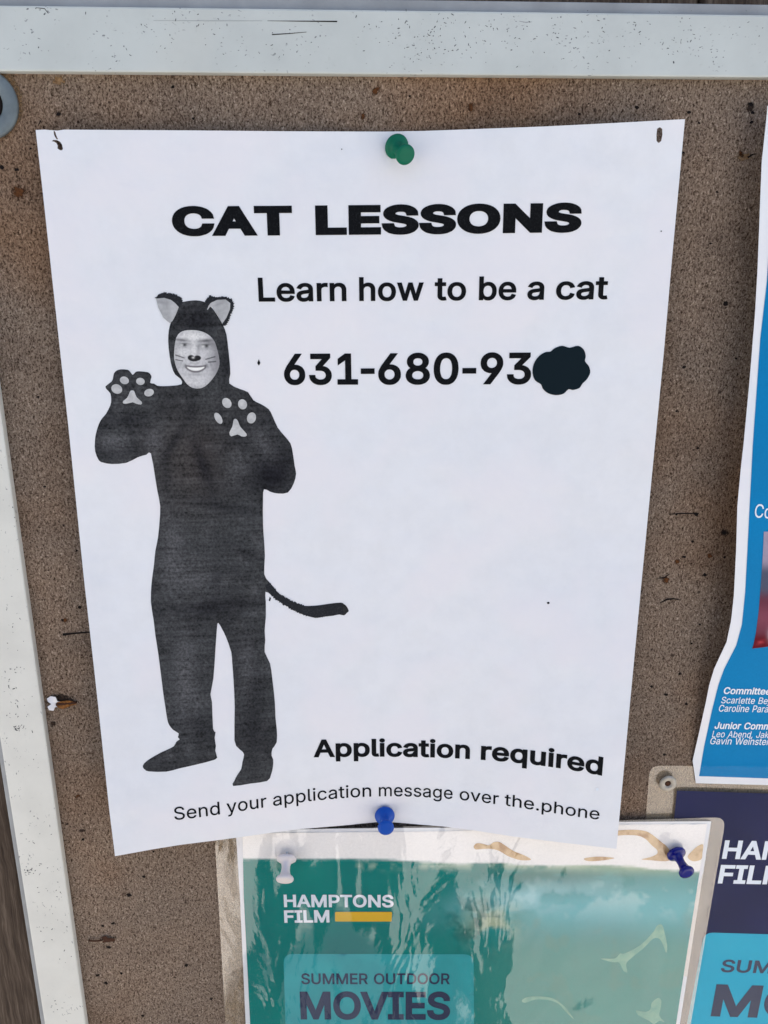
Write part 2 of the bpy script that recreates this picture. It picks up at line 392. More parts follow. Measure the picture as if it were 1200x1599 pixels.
# ---------------------------------------------------------------- lettering
GL = json.loads('''{"C":[255,[[134,-3,113,-2,93,4,75,12,59,25,46,40,35,58,27,78,22,101,20,127,22,153,27,176,35,197,46,215,59,230,75,242,93,251,113,256,134,258,146,257,158,255,170,252,181,248,191,242,201,236,210,228,217,219,224,209,229,198,234,187,236,174,204,174,202,183,199,190,195,197,190,204,185,209,179,214,172,218,165,222,158,224,150,226,142,228,134,228,119,227,105,223,92,216,80,207,71,196,62,182,57,166,53,148,52,127,53,107,57,88,63,72,71,59,80,47,92,38,105,32,119,28,134,26,142,27,150,28,158,30,165,33,172,36,179,40,185,45,190,51,195,57,199,64,202,72,204,80,236,80,234,68,229,56,224,45,217,36,210,27,201,19,192,12,181,7,170,2,159,-1,146,-3]]],
"A":[240,[[8,0,101,254,138,254,231,0,198,0,144,151,132,186,116,239,123,239,106,185,95,151,43,0],[55,71,55,99,185,99,185,71]]],
"T":[224,[[16,226,16,254,208,254,208,226,128,226,128,0,96,0,96,226]]],
"L":[196,[[30,0,30,254,62,254,62,29,181,29,181,0]]],
"E":[209,[[30,0,30,254,186,254,186,226,62,226,62,143,178,143,178,114,62,114,62,29,188,29,188,0]]],
"S":[223,[[112,-4,94,-3,78,0,64,5,51,11,41,20,32,30,25,42,21,54,19,68,52,68,54,59,57,51,62,44,68,38,75,33,83,29,92,27,102,25,112,25,123,25,133,27,143,30,151,34,159,40,165,46,169,53,172,61,173,70,172,77,170,84,166,89,161,94,155,99,148,102,140,106,132,108,122,111,92,120,72,126,56,135,43,145,34,156,28,170,26,186,27,200,31,213,37,224,46,234,57,242,69,249,83,254,97,257,114,258,130,257,145,254,158,249,170,242,180,234,189,224,195,213,199,202,200,189,169,189,166,201,160,211,151,219,140,225,127,228,112,229,102,229,92,227,84,224,76,220,70,215,64,209,61,203,58,195,58,188,58,180,61,173,65,167,71,162,78,158,85,154,92,151,99,149,106,147,132,140,156,132,164,128,172,124,179,119,186,113,192,106,197,99,201,90,203,80,204,69,203,56,199,43,193,32,185,21,174,13,162,5,147,0,130,-3]]],
"O":[267,[[133,-3,112,-2,93,4,75,12,59,25,46,40,35,58,27,78,22,101,20,127,22,153,27,176,35,197,46,215,59,230,75,242,93,251,112,256,133,258,155,256,174,251,192,242,208,230,221,215,232,197,240,176,245,153,247,127,245,101,240,78,232,58,221,40,208,25,192,12,174,4,155,-2],[133,26,148,28,162,32,175,38,186,47,196,58,204,72,210,88,214,106,215,127,214,148,210,166,204,182,196,196,186,207,175,216,162,223,148,227,133,228,119,227,105,223,92,216,81,207,71,196,63,182,57,166,53,148,52,127,53,106,57,88,63,72,71,58,81,47,92,38,105,32,119,28]]],
"N":[262,[[30,0,30,254,68,254,172,91,181,75,194,53,207,27,202,27,200,54,200,79,199,97,199,254,232,254,232,0,193,0,101,145,89,165,74,191,54,226,60,227,61,192,62,164,62,145,62,0]]],
"H":[258,[[30,0,30,254,62,254,62,144,196,144,196,254,228,254,228,0,196,0,196,116,62,116,62,0]]],
"M":[314,[[30,0,30,254,76,254,139,94,144,79,150,61,156,42,161,24,154,24,159,41,165,61,171,79,176,94,238,254,284,254,284,0,252,0,252,145,252,163,253,184,253,207,253,229,256,229,249,205,241,181,234,161,228,145,171,0,143,0,85,145,80,160,72,181,65,204,56,229,59,229,60,208,60,186,61,164,61,145,61,0]]],
"P":[222,[[30,0,30,254,118,254,136,253,152,250,166,244,178,236,187,226,195,215,200,202,203,189,204,174,203,159,200,145,195,133,187,121,178,112,166,104,152,98,136,94,118,93,55,93,55,121,116,121,129,122,139,124,149,128,156,133,162,139,167,147,170,155,172,164,172,174,172,184,170,193,167,201,162,208,156,214,148,219,139,223,129,225,116,226,62,226,62,0]]],
"F":[205,[[30,0,30,254,185,254,185,226,62,226,62,139,173,139,173,111,62,111,62,0]]],
"I":[150,[[16,0,16,29,59,29,59,226,16,226,16,254,135,254,135,226,91,226,91,29,135,29,135,0]]],
"U":[259,[[129,-4,110,-3,93,1,77,8,63,17,52,27,42,40,36,54,31,70,30,87,30,254,62,254,62,89,63,77,66,66,70,57,77,48,84,40,94,34,104,29,116,27,129,26,143,27,155,29,165,34,175,40,182,48,188,57,193,66,195,77,196,89,196,254,229,254,229,87,227,70,223,54,216,40,207,27,195,17,182,8,166,1,149,-3]]],
"R":[224,[[30,0,30,254,118,254,136,253,153,250,167,244,178,237,188,227,195,217,200,204,204,191,205,176,204,161,200,148,195,136,188,125,178,116,166,109,152,103,136,100,118,99,48,99,48,128,117,128,129,128,140,130,149,133,156,138,162,143,167,150,170,158,172,167,173,176,172,186,170,194,167,202,162,209,156,215,149,220,140,223,129,225,116,226,62,226,62,0],[177,0,115,115,151,115,214,0]]],
"D":[251,[[109,0,48,0,48,29,107,29,127,30,144,34,159,40,171,49,182,61,189,75,195,90,198,108,200,128,198,147,195,165,190,180,182,194,172,205,160,214,145,221,129,225,110,226,47,226,47,254,113,254,136,253,157,248,176,239,192,228,206,213,217,196,225,175,229,153,231,128,229,102,224,80,217,59,206,42,192,27,175,15,156,7,134,2],[62,254,62,0,30,0,30,254]]],
"V":[240,[[102,0,8,254,42,254,96,103,108,69,124,15,117,15,133,69,145,103,197,254,231,254,139,0]]],
"J":[198,[[93,-3,71,-1,53,5,38,16,26,31,19,50,17,73,17,86,49,86,49,73,50,58,54,47,61,37,70,30,80,26,93,25,105,26,115,30,124,37,131,47,135,58,136,73,136,254,168,254,168,73,166,50,159,31,147,16,132,5,113,-1]]],
"G":[260,[[134,-3,113,-2,93,4,75,13,59,25,45,40,35,58,27,78,22,102,20,127,22,153,27,176,35,197,45,215,59,230,74,242,92,251,112,256,132,258,146,257,158,255,170,252,181,247,192,242,202,235,210,227,218,218,225,208,230,198,234,186,237,174,204,174,201,182,198,190,194,197,189,203,184,208,178,213,172,218,165,221,158,224,150,226,141,227,133,228,118,227,104,223,92,216,80,207,70,196,62,182,57,166,53,148,52,127,53,107,57,88,63,72,71,59,81,47,92,38,105,32,119,28,134,26,148,27,161,31,172,36,183,43,191,51,198,62,203,74,206,87,207,101,217,100,141,100,141,128,239,128,239,100,237,80,233,62,225,45,215,31,203,19,188,9,172,2,154,-2]]],
"B":[228,[[30,0,30,254,121,254,137,253,152,250,164,245,175,239,184,230,190,221,195,210,198,199,199,187,198,177,197,168,193,160,189,153,184,148,178,143,172,139,165,136,157,133,157,131,166,130,174,127,182,123,189,117,196,110,201,102,205,92,208,81,209,68,208,56,205,44,200,33,193,24,184,16,172,9,158,4,142,1,123,0],[62,29,122,29,140,30,154,34,165,40,172,48,176,58,178,68,177,77,175,85,171,92,166,99,160,104,153,109,144,113,135,115,124,115,62,115],[62,143,119,143,128,143,136,145,144,148,151,152,157,157,162,163,165,170,167,178,168,186,167,197,163,206,156,214,147,221,135,225,120,226,62,226]]],
"W":[343,[[78,0,8,254,41,254,82,98,88,73,93,47,98,20,95,20,100,47,106,73,112,98,153,254,190,254,231,98,237,73,243,47,249,20,244,20,249,47,255,73,261,98,302,254,335,254,265,0,228,0,184,161,176,196,168,237,175,237,167,197,159,161,115,0]]],
"Q":[267,[[123,80,156,80,185,42,192,32,234,-24,200,-24,173,13,166,23],[133,-3,112,-2,93,4,75,12,59,25,46,40,35,58,27,78,22,101,20,127,22,153,27,176,35,197,46,215,59,230,75,242,93,251,112,256,133,258,155,256,174,251,192,242,208,230,221,215,232,197,240,176,245,153,247,127,245,101,240,78,232,58,221,40,208,25,192,12,174,4,155,-2],[133,26,148,28,162,32,175,38,186,47,196,58,204,72,210,88,214,106,215,127,214,148,210,166,204,182,196,196,186,207,175,216,162,223,148,227,133,228,119,227,105,223,92,216,81,207,71,196,63,182,57,166,53,148,52,127,53,106,57,88,63,72,71,58,81,47,92,38,105,32,119,28]]],
"a":[195,[[80,-4,68,-4,57,-1,47,2,38,8,30,14,24,22,19,32,16,42,15,54,16,64,18,73,22,80,26,87,32,92,39,97,46,100,54,103,63,105,89,110,117,113,123,114,129,116,133,117,135,120,137,123,138,127,137,136,136,142,133,148,130,153,125,158,120,161,113,163,106,165,98,165,89,165,82,164,75,161,69,158,63,154,59,150,55,146,52,142,50,137,20,146,26,156,32,165,39,173,48,179,57,184,66,188,77,190,87,192,97,192,104,192,112,191,119,190,128,187,135,184,143,180,150,175,156,168,161,160,165,150,168,139,168,126,168,0,138,0,138,26,136,26,134,21,130,17,126,12,121,8,115,4,108,1,100,-2,90,-4],[85,23,96,23,106,26,114,29,121,34,127,40,132,47,135,54,137,61,138,69,138,95,136,93,133,92,130,91,116,88,100,86,88,84,81,83,74,81,67,79,61,77,56,74,52,70,48,65,47,59,46,52,46,46,48,41,51,36,55,32,59,29,65,26,71,24,78,23]]],
"b":[212,[[115,-4,104,-3,94,-1,86,2,79,6,74,11,69,16,59,29,56,29,56,0,26,0,26,254,57,254,57,160,59,160,69,173,73,178,79,182,86,186,94,190,103,192,115,192,130,191,144,187,156,180,168,171,177,160,185,146,191,131,194,113,195,94,194,75,191,58,185,42,177,29,168,17,157,8,144,1,130,-3],[110,23,121,24,131,28,140,33,147,40,153,48,158,58,161,70,163,82,164,95,163,108,161,120,158,131,153,140,147,149,140,156,131,161,121,164,110,165,99,164,89,161,81,156,73,149,67,141,62,131,59,120,57,108,56,95,57,81,59,69,63,58,67,48,73,39,81,32,89,27,99,24]]],
"c":[198,[[104,-4,87,-3,72,1,58,8,46,17,36,29,28,43,22,58,18,75,17,94,18,113,22,130,28,146,36,159,46,171,58,180,72,187,87,191,104,192,113,192,122,191,130,189,138,186,146,182,153,178,159,173,165,167,170,161,174,154,178,146,181,138,151,131,150,136,148,140,145,145,142,149,139,152,135,155,131,158,126,161,121,162,116,164,110,165,104,165,92,164,81,161,73,155,65,148,59,139,54,129,51,118,49,106,48,94,49,81,51,70,54,59,59,49,65,40,73,33,81,28,92,24,104,23,110,24,116,24,121,26,126,28,131,30,135,33,139,36,143,40,146,44,148,49,150,54,152,59,181,51,179,43,175,35,171,28,165,22,160,16,153,11,146,6,138,3,130,0,122,-2,113,-4]]],
"d":[212,[[98,-4,82,-3,68,1,56,8,44,17,35,29,27,42,22,58,18,75,17,94,18,113,22,131,27,146,35,160,45,171,56,180,69,187,83,191,98,192,109,192,118,190,126,186,133,182,139,178,144,173,153,160,155,160,155,254,186,254,186,0,156,0,156,29,153,29,143,16,139,11,133,6,126,2,118,-1,109,-3],[102,23,113,24,123,27,132,32,139,39,145,48,150,58,153,69,155,81,156,95,155,108,153,120,150,131,145,141,139,149,132,156,123,161,113,164,102,165,91,164,81,161,72,156,65,149,59,140,54,131,51,120,49,108,48,95,49,82,51,70,54,58,59,48,65,40,73,33,81,28,91,24]]],
"e":[202,[[106,-4,88,-3,73,1,58,8,46,17,36,29,28,42,22,58,18,75,17,93,18,112,22,129,28,145,36,159,46,170,58,180,71,187,86,191,103,192,113,192,123,190,133,187,142,183,151,177,160,170,167,162,173,152,179,141,182,128,185,113,186,97,186,85,37,85,37,110,169,110,155,101,154,113,152,124,149,134,144,143,138,151,131,157,123,161,113,164,103,165,92,164,82,161,73,157,66,151,59,143,54,135,51,125,49,116,48,105,48,89,49,75,51,64,55,53,61,44,67,37,76,31,85,26,95,24,106,23,114,23,120,25,127,26,133,29,138,32,143,36,147,41,150,47,153,53,182,45,179,36,174,27,168,20,160,13,151,7,141,2,130,-1,119,-3]]],
"f":[127,[[114,190,114,164,3,164,3,190],[40,0,40,216,41,226,44,235,48,243,53,250,60,255,68,259,76,262,85,264,94,265,100,265,106,264,111,263,121,260,114,234,107,236,97,237,89,236,82,234,77,230,74,225,72,218,71,209,71,0]]],
"g":[213,[[103,-75,90,-75,78,-73,67,-70,57,-66,49,-61,41,-55,35,-49,30,-42,25,-35,51,-20,61,-33,65,-37,71,-41,77,-44,85,-47,93,-48,103,-49,118,-47,130,-44,141,-38,149,-29,154,-17,156,-3,156,34,153,34,143,21,139,16,133,12,126,8,118,5,109,3,97,2,83,4,69,7,56,13,45,22,35,32,28,45,22,60,18,77,17,96,18,114,22,131,27,147,35,160,45,171,56,180,69,187,83,191,98,192,109,192,119,190,127,186,134,182,139,178,144,173,154,159,157,159,157,190,186,190,186,-4,185,-20,181,-33,175,-45,167,-54,157,-62,145,-68,132,-72,118,-74],[102,30,113,30,123,33,132,38,139,44,145,51,150,61,153,71,156,83,156,96,156,109,153,121,150,132,145,141,139,150,132,156,123,161,114,164,102,165,91,164,81,161,73,156,65,149,59,141,54,131,51,120,49,109,48,96,49,84,51,72,54,61,59,52,65,44,73,38,81,33,91,30]]],
"h":[205,[[57,113,57,0,26,0,26,254,57,254,57,144,51,144,58,159,66,172,76,181,87,187,100,191,114,192,126,191,137,189,148,184,157,178,164,170,170,160,175,149,178,135,179,120,179,0,148,0,148,118,147,131,143,143,136,152,128,159,117,163,105,165,96,164,88,162,80,159,74,154,68,148,63,141,60,133,58,124]]],
"i":[83,[[26,0,26,190,57,190,57,0],[42,221,36,222,31,224,27,227,23,231,21,236,21,242,21,247,23,252,27,256,31,259,36,261,42,262,47,261,52,259,57,256,60,252,62,247,63,242,62,236,60,231,57,227,52,224,47,222]]],
"j":[83,[[26,190,57,190,57,-15,56,-26,54,-36,51,-45,46,-53,40,-59,32,-65,24,-68,13,-71,2,-71,-5,-71,-5,-43,1,-43,9,-43,15,-40,20,-36,24,-30,26,-23,26,-15],[42,221,36,222,31,224,27,227,23,231,21,236,20,242,21,247,23,252,27,256,31,259,36,261,42,262,47,261,52,259,57,256,60,252,62,247,63,242,62,236,60,231,57,227,52,224,47,222]]],
"k":[190,[[55,68,55,106,60,106,142,190,180,190,92,100,89,100],[26,0,26,254,57,254,57,0],[147,0,74,93,96,114,186,0]]],
"l":[95,[[70,-1,56,0,45,4,37,10,31,19,27,29,26,42,26,254,57,254,57,49,57,42,58,35,60,31,63,28,67,27,73,26,80,26,85,27,90,1,81,0]]],
"m":[305,[[26,0,26,190,56,190,56,148,54,148,57,157,61,166,66,173,72,179,79,184,86,188,94,191,102,193,110,193,123,192,134,187,144,180,151,171,157,160,160,147,156,147,159,156,163,164,169,172,175,178,182,183,190,187,199,191,208,192,218,193,229,192,239,190,249,186,257,180,264,173,270,164,275,154,278,141,278,128,278,0,248,0,248,127,247,139,243,149,236,156,228,161,219,164,209,165,201,165,194,163,187,160,181,156,177,151,173,145,170,139,168,131,168,124,168,0,137,0,137,130,136,140,132,148,126,156,119,161,110,164,100,165,92,165,85,163,79,160,73,156,67,151,63,145,60,137,58,129,57,119,57,0]]],
"n":[205,[[57,113,57,0,26,0,26,190,56,190,56,144,51,144,58,159,66,172,76,181,87,187,100,191,114,192,126,191,137,189,147,184,156,178,164,170,170,160,175,149,178,135,179,120,179,0,148,0,148,118,147,131,143,143,136,152,128,159,117,163,105,165,96,164,88,162,80,159,74,154,68,148,63,141,60,133,58,124]]],
"o":[208,[[104,-4,87,-3,72,1,58,8,46,17,36,29,28,43,22,58,18,75,17,94,18,113,22,130,28,146,36,159,46,171,58,180,72,187,87,191,104,192,120,191,136,187,149,180,161,171,171,159,180,146,186,130,189,113,191,94,189,75,186,58,180,43,171,29,161,17,149,8,136,1,120,-3],[104,23,116,24,126,28,135,33,143,40,149,49,154,59,157,70,159,81,160,94,159,106,157,118,154,129,149,139,143,148,135,155,126,161,116,164,104,165,92,164,81,161,73,155,65,148,59,139,54,129,51,118,49,106,48,94,49,81,51,70,54,59,59,49,65,40,73,33,81,28,92,24]]],
"p":[212,[[26,-71,26,190,56,190,56,160,59,160,69,173,73,178,79,182,86,186,94,190,103,192,115,192,130,191,144,187,156,180,168,171,177,160,185,146,191,131,194,113,195,94,194,75,191,58,185,42,177,29,168,17,157,8,144,1,130,-3,115,-4,104,-3,94,-1,86,2,79,6,74,11,69,16,59,29,57,29,57,-71],[110,23,121,24,131,28,140,33,147,40,153,48,158,58,161,70,163,82,164,95,163,108,161,120,158,131,153,140,147,149,140,156,131,161,121,164,110,165,99,164,89,161,81,156,73,149,67,141,62,131,59,120,57,108,56,95,57,81,59,69,63,58,67,48,73,39,81,32,89,27,99,24]]],
"q":[212,[[186,-71,155,-71,155,29,153,29,143,16,139,11,133,6,126,2,118,-1,109,-3,98,-4,82,-3,68,1,56,8,44,17,35,29,27,42,22,58,18,75,17,94,18,113,22,131,27,146,35,160,45,171,56,180,69,187,83,191,98,192,109,192,118,190,126,186,133,182,139,178,144,173,153,160,156,160,156,190,186,190],[102,23,113,24,123,27,132,32,139,39,145,48,150,58,153,69,155,81,156,95,155,108,153,120,150,131,145,141,139,149,132,156,123,161,113,164,102,165,91,164,81,161,72,156,65,149,59,140,54,131,51,120,49,108,48,95,49,82,51,70,54,58,59,48,65,40,73,33,81,28,91,24]]],
"r":[130,[[26,0,26,190,56,190,56,160,58,160,62,169,68,177,76,184,85,188,96,191,107,192,115,192,122,192,122,161,115,162,103,163,95,162,87,160,80,157,73,153,67,148,63,142,60,135,58,127,57,118,57,0]]],
"s":[182,[[91,-4,78,-3,67,-2,56,2,46,6,38,12,31,19,25,27,21,37,18,47,47,53,50,44,55,36,62,30,70,26,80,24,91,23,103,24,113,26,122,31,129,37,133,44,134,51,133,58,131,63,127,68,122,72,115,75,106,78,75,85,59,90,46,96,36,104,29,113,25,124,23,137,24,147,27,157,33,166,39,173,48,180,58,185,69,189,81,191,94,192,106,192,117,190,127,186,136,182,143,176,149,170,155,162,159,154,162,145,134,139,131,146,127,152,121,158,114,163,105,165,94,166,83,165,74,163,65,158,59,153,56,146,54,139,55,132,58,126,62,122,68,118,76,114,86,111,115,105,131,100,143,93,153,86,160,76,164,66,166,53,165,43,161,33,156,24,149,16,140,9,130,3,118,-1,105,-3]]],
"t":[114,[[102,190,102,164,3,164,3,190],[32,236,63,236,63,49,64,41,65,35,68,31,72,27,78,26,85,25,93,26,101,27,107,1,96,-1,84,-2,69,-1,56,4,46,11,38,20,34,32,32,46]]],
"u":[205,[[91,-3,79,-2,68,1,57,5,48,12,41,20,35,29,30,41,27,54,26,69,26,190,57,190,57,72,58,58,62,47,68,37,77,31,88,26,100,25,109,26,117,28,125,31,131,36,137,41,142,48,145,57,147,66,148,76,148,190,179,190,179,0,149,0,149,46,154,46,147,30,139,18,129,8,117,2,105,-1]]],
"v":[195,[[81,0,9,190,42,190,83,78,87,66,90,55,93,43,103,10,92,10,101,43,105,55,108,66,112,78,152,190,186,190,113,0]]],
"w":[284,[[69,0,11,190,44,190,67,107,77,68,88,21,82,21,93,67,103,107,126,190,158,190,181,107,191,68,201,21,196,21,206,68,217,107,240,190,272,190,215,0,184,0,159,86,152,112,145,140,138,169,145,169,138,140,131,112,124,86,99,0]]],
"x":[189,[[10,0,86,109,86,86,14,190,50,190,74,153,90,127,104,103,88,103,101,127,106,135,111,144,117,153,141,190,176,190,104,84,104,107,179,0,143,0,115,43,100,68,86,91,102,91,89,68,85,60,80,51,74,43,46,0]]],
"y":[195,[[24,-69,31,-43,36,-44,41,-45,47,-45,52,-44,57,-43,61,-41,65,-37,69,-32,72,-26,75,-18,81,-1,9,190,42,190,83,78,87,66,90,55,93,43,103,10,92,10,101,43,112,78,153,190,186,190,102,-29,98,-38,93,-47,88,-54,83,-59,76,-64,70,-68,62,-70,54,-72,46,-73,32,-72]]],
"z":[190,[[21,0,21,23,127,160,24,161,24,190,166,190,166,165,63,30,63,28,169,28,169,0]]],
"0":[227,[[113,-3,95,-2,79,3,65,12,53,24,42,39,34,57,29,77,25,101,24,127,25,153,29,177,35,197,43,215,53,230,65,242,79,251,95,256,113,258,131,256,147,251,161,242,174,230,184,215,192,197,198,177,201,153,203,127,201,101,198,77,192,57,184,39,174,24,162,12,147,3,131,-2],[113,25,125,26,136,30,145,37,153,46,160,58,165,72,169,88,171,107,172,127,171,148,169,166,165,182,160,197,153,208,145,218,136,224,125,228,113,230,101,228,91,224,82,218,73,208,67,197,62,182,58,166,55,148,55,127,55,107,58,88,62,72,67,58,73,46,82,37,91,30,101,26]]],
"1":[227,[[38,0,38,27,195,27,195,0],[138,254,138,0,106,0,106,224,43,179,43,213,99,254]]],
"2":[227,[[32,0,32,24,117,114,141,141,147,149,152,156,155,163,158,170,160,178,160,186,159,194,157,202,154,209,149,215,143,220,137,224,129,227,121,229,112,230,102,229,94,227,86,224,79,219,74,213,69,207,66,199,64,190,64,181,33,181,34,196,37,209,43,221,51,232,60,241,72,248,84,253,98,257,112,258,127,257,141,254,153,248,164,241,173,233,181,223,186,211,189,199,191,186,190,177,188,168,185,159,181,150,175,140,168,129,159,118,147,105,133,90,76,30,76,28,195,28,195,0]]],
"3":[227,[[109,-3,94,-2,80,0,66,5,54,11,44,19,35,29,28,40,24,52,22,66,55,66,56,58,59,50,63,44,69,38,75,33,83,30,91,27,100,25,109,25,119,26,129,27,138,30,145,35,152,40,157,46,161,54,164,63,165,72,164,81,162,90,158,98,153,105,146,112,137,117,127,121,115,123,101,124,78,124,78,150,144,224,144,226,35,226,35,254,186,254,186,230,106,139,106,144,124,145,140,143,154,138,167,131,177,122,185,111,192,99,195,86,196,72,195,58,191,45,185,33,177,22,166,13,154,6,141,1,125,-2]]],
"4":[227,[[20,53,20,79,123,254,155,254,54,83,54,81,207,81,207,53],[141,0,141,61,141,73,141,159,171,159,171,0]]],
"5":[227,[[111,-3,96,-2,82,1,70,6,59,12,49,20,41,30,35,41,32,53,30,65,61,65,62,58,65,51,69,44,74,39,80,34,87,30,94,27,102,26,111,25,120,26,130,28,138,32,146,38,152,44,157,52,161,61,163,71,164,81,163,92,161,101,157,111,151,119,145,125,137,131,129,135,119,138,109,138,100,138,92,137,84,134,76,131,69,127,64,123,34,126,48,254,183,254,183,226,75,226,67,151,74,155,81,159,89,162,97,165,106,166,115,167,126,166,137,164,147,160,156,156,165,150,172,143,179,134,185,125,189,116,193,105,195,94,195,82,194,66,191,51,184,38,176,26,166,16,154,8,141,1,126,-2]]],
"6":[227,[[113,-3,98,-2,84,1,71,7,60,15,50,25,42,37,36,51,33,65,32,81,33,93,35,106,40,119,47,134,56,151,69,170,126,254,161,254,75,131,73,131,75,135,79,140,83,144,87,148,92,151,98,153,104,155,110,157,117,157,132,156,146,153,158,147,169,140,178,131,185,120,190,107,193,94,194,79,193,63,190,49,184,36,176,25,166,15,155,7,142,1,128,-2],[113,24,123,25,131,27,139,31,146,37,152,43,157,51,161,59,163,69,164,79,163,89,161,98,157,107,152,114,146,121,139,126,131,130,123,132,113,133,104,132,95,130,87,126,80,121,74,114,69,107,65,99,63,89,62,79,63,69,65,59,69,51,74,43,80,37,87,31,95,27,104,25]]],
"7":[227,[[48,0,162,224,162,226,31,226,31,254,195,254,195,224,82,0]]],
"8":[227,[[113,-3,97,-2,82,1,68,6,56,13,45,21,37,31,31,42,27,54,26,68,27,78,29,88,33,98,37,106,43,114,51,121,58,126,67,130,76,132,65,138,55,145,46,154,40,165,36,177,35,190,36,203,40,214,45,225,53,234,62,242,73,249,85,254,99,257,113,258,128,257,141,254,153,249,164,242,173,234,181,225,186,214,190,203,191,190,190,177,186,165,180,154,171,145,162,138,150,133,159,130,168,126,176,121,183,114,189,106,194,98,197,88,200,78,200,68,199,54,195,42,189,31,181,21,171,13,158,6,145,1,130,-2],[113,25,124,25,134,27,142,30,150,34,156,40,161,46,165,53,168,61,168,69,168,78,165,87,161,94,156,101,149,107,141,111,133,115,123,117,113,118,103,117,93,115,85,111,77,107,70,101,65,94,61,87,58,78,58,69,58,61,61,53,64,46,70,40,76,34,84,30,92,27,102,25],[113,145,122,145,130,147,137,150,144,154,149,159,154,165,157,172,159,180,160,188,159,196,157,203,154,210,149,216,144,221,138,225,130,228,122,229,113,230,104,229,96,228,89,225,82,221,77,216,72,210,69,203,67,196,66,188,67,180,69,172,72,165,77,159,82,154,89,150,96,147,104,145]]],
"9":[227,[[113,258,128,257,142,253,155,247,166,239,176,229,184,217,190,204,193,189,194,173,194,161,191,148,186,135,180,120,170,103,158,84,100,0,65,0,151,124,154,124,151,119,148,115,144,111,139,107,134,104,128,101,122,99,116,98,109,97,94,98,81,102,69,107,58,114,49,124,41,134,36,147,33,161,32,176,33,191,36,205,42,218,50,230,60,239,71,247,84,253,98,257],[113,230,104,229,95,227,87,223,80,218,74,211,69,204,66,195,63,186,63,176,63,166,66,156,69,148,74,140,80,134,87,129,95,125,104,122,113,122,123,122,131,125,139,129,146,134,152,140,157,147,161,156,163,165,164,175,163,185,161,195,157,204,152,211,146,218,139,223,131,227,123,229]]],
"-":[227,[[168,122,168,94,57,94,57,122]]],
".":[94,[[48,-2,42,-1,36,1,31,4,28,9,26,15,25,20,26,27,28,32,31,37,36,40,42,43,48,43,54,43,59,40,64,37,68,32,70,27,71,20,70,15,68,9,64,4,59,1,54,-1]]],
",":[94,[[19,-60,34,36,68,36,42,-60]]]}''')
def glyph(ch, off):
    adv, cs = GL[ch]; out = []
    for c in cs:
        p = np.array(c, float).reshape(-1, 2)
        s = 1 if area(p) < 0 else -1            # the face draws outer contours clockwise
        d0 = p - np.roll(p, 1, 0); d1 = np.roll(p, -1, 0) - p
        d0 /= np.linalg.norm(d0, axis=1)[:, None]; d1 /= np.linalg.norm(d1, axis=1)[:, None]
        n0 = np.stack([-d0[:, 1], d0[:, 0]], 1); n1 = np.stack([-d1[:, 1], d1[:, 0]], 1)
        b = n0+n1; L = np.maximum(np.sum(b*b, 1), .7)[:, None]
        out.append((p + off*2*b/L, s))
    if ch == '1': out.append((np.array([(50, -off), (50, 24+off), (196, 24+off), (196, -off)], float), 1))
    return adv, out
VPX, VPY = 622.0, 5200.0
def lettering(name, s, x0, x1, base, size, parent, m, hf, off=.00012, weight=0, track=0, slant=0, deg=2, tilt=0, kern={}, space=None, words=None):
    """set a line of text from x0 to x1 over a baseline given by points; size = cap height at both ends"""
    base = np.array(base, float); pf = np.polyfit(base[:, 0]-x0, base[:, 1], min(deg, len(base)-1))
    pen = 0; items = []
    for i, ch in enumerate(s):
        if ch == ' ': pen += (space or 125); continue
        adv, cs = glyph(ch, weight)
        adv += kern.get(i, 0)
        items += [(p + np.array([pen, 0]), sg, i) for p, sg in cs]; pen += adv + track
    allx = np.concatenate([p[:, 0] for p, _, _ in items]); a, b = allx.min(), allx.max()
    loops = []
    word = {}; k = 0
    for i, ch in enumerate(s):
        if ch == ' ': k += 1
        word[i] = k
    span = {}
    for p, _, i in items:
        q = span.setdefault(word[i], [1e9, -1e9]); q[0] = min(q[0], p[:, 0].min()); q[1] = max(q[1], p[:, 0].max())
    for p, sg, i in items:
        if words:
            wa, wb = span[word[i]]; X = words[word[i]][0] + (p[:, 0]-wa)/(wb-wa)*(words[word[i]][1]-words[word[i]][0])
            t = (X-x0)/(x1-x0)
        else:
            t = (p[:, 0]-a)/(b-a); X = x0 + t*(x1-x0)
        k = (size[0] + (size[1]-size[0])*t)/(254.0+2*weight)
        up = (p[:, 1]+weight)*k
        Y = np.polyval(pf, X-x0)
        lean = (X-VPX)/(VPY-Y)
        loops.append((np.stack([X + up*(lean+slant), Y-up], 1), sg, i))
    # every glyph is triangulated by itself, then all are joined into one printed line
    V = []; F = []; n = 0
    for gi in sorted({q[2] for q in loops}):
        v, f = cdt([(p, sg) for p, sg, i in loops if i == gi], None)
        F += [tuple(j+n for j in tt) for tt in f]; V.append(v); n += len(v)
    V = np.vstack(V); W = onto(V[:, 0], V[:, 1], hf, off)
    a_, b_, c_ = W[F[0][0]], W[F[0][1]], W[F[0][2]]
    if np.cross(b_-a_, c_-a_)[1] > 0: F = [q[::-1] for q in F]
    used = sorted({i for q in F for i in q}); mp = {u: i for i, u in enumerate(used)}
    return mesh_ob(name, W[used], [tuple(mp[i] for i in q) for q in F], m, parent)

def gs(x, y, cx, cy, sx, sy, a=0):
    a = math.radians(a); dx, dy = x-cx, y-cy
    u = dx*math.cos(a)+dy*math.sin(a); v = -dx*math.sin(a)+dy*math.cos(a)
    return np.exp(-.5*((u/sx)**2+(v/sy)**2))
def sst(a, b, x):
    t = np.clip((x-a)/(b-a), 0, 1); return t*t*(3-2*t)
def C3(r, g, b): return lin((r, g, b))*KC
def blend(c, d, f): return c*(1-f[:, None]) + np.asarray(d)*f[:, None]

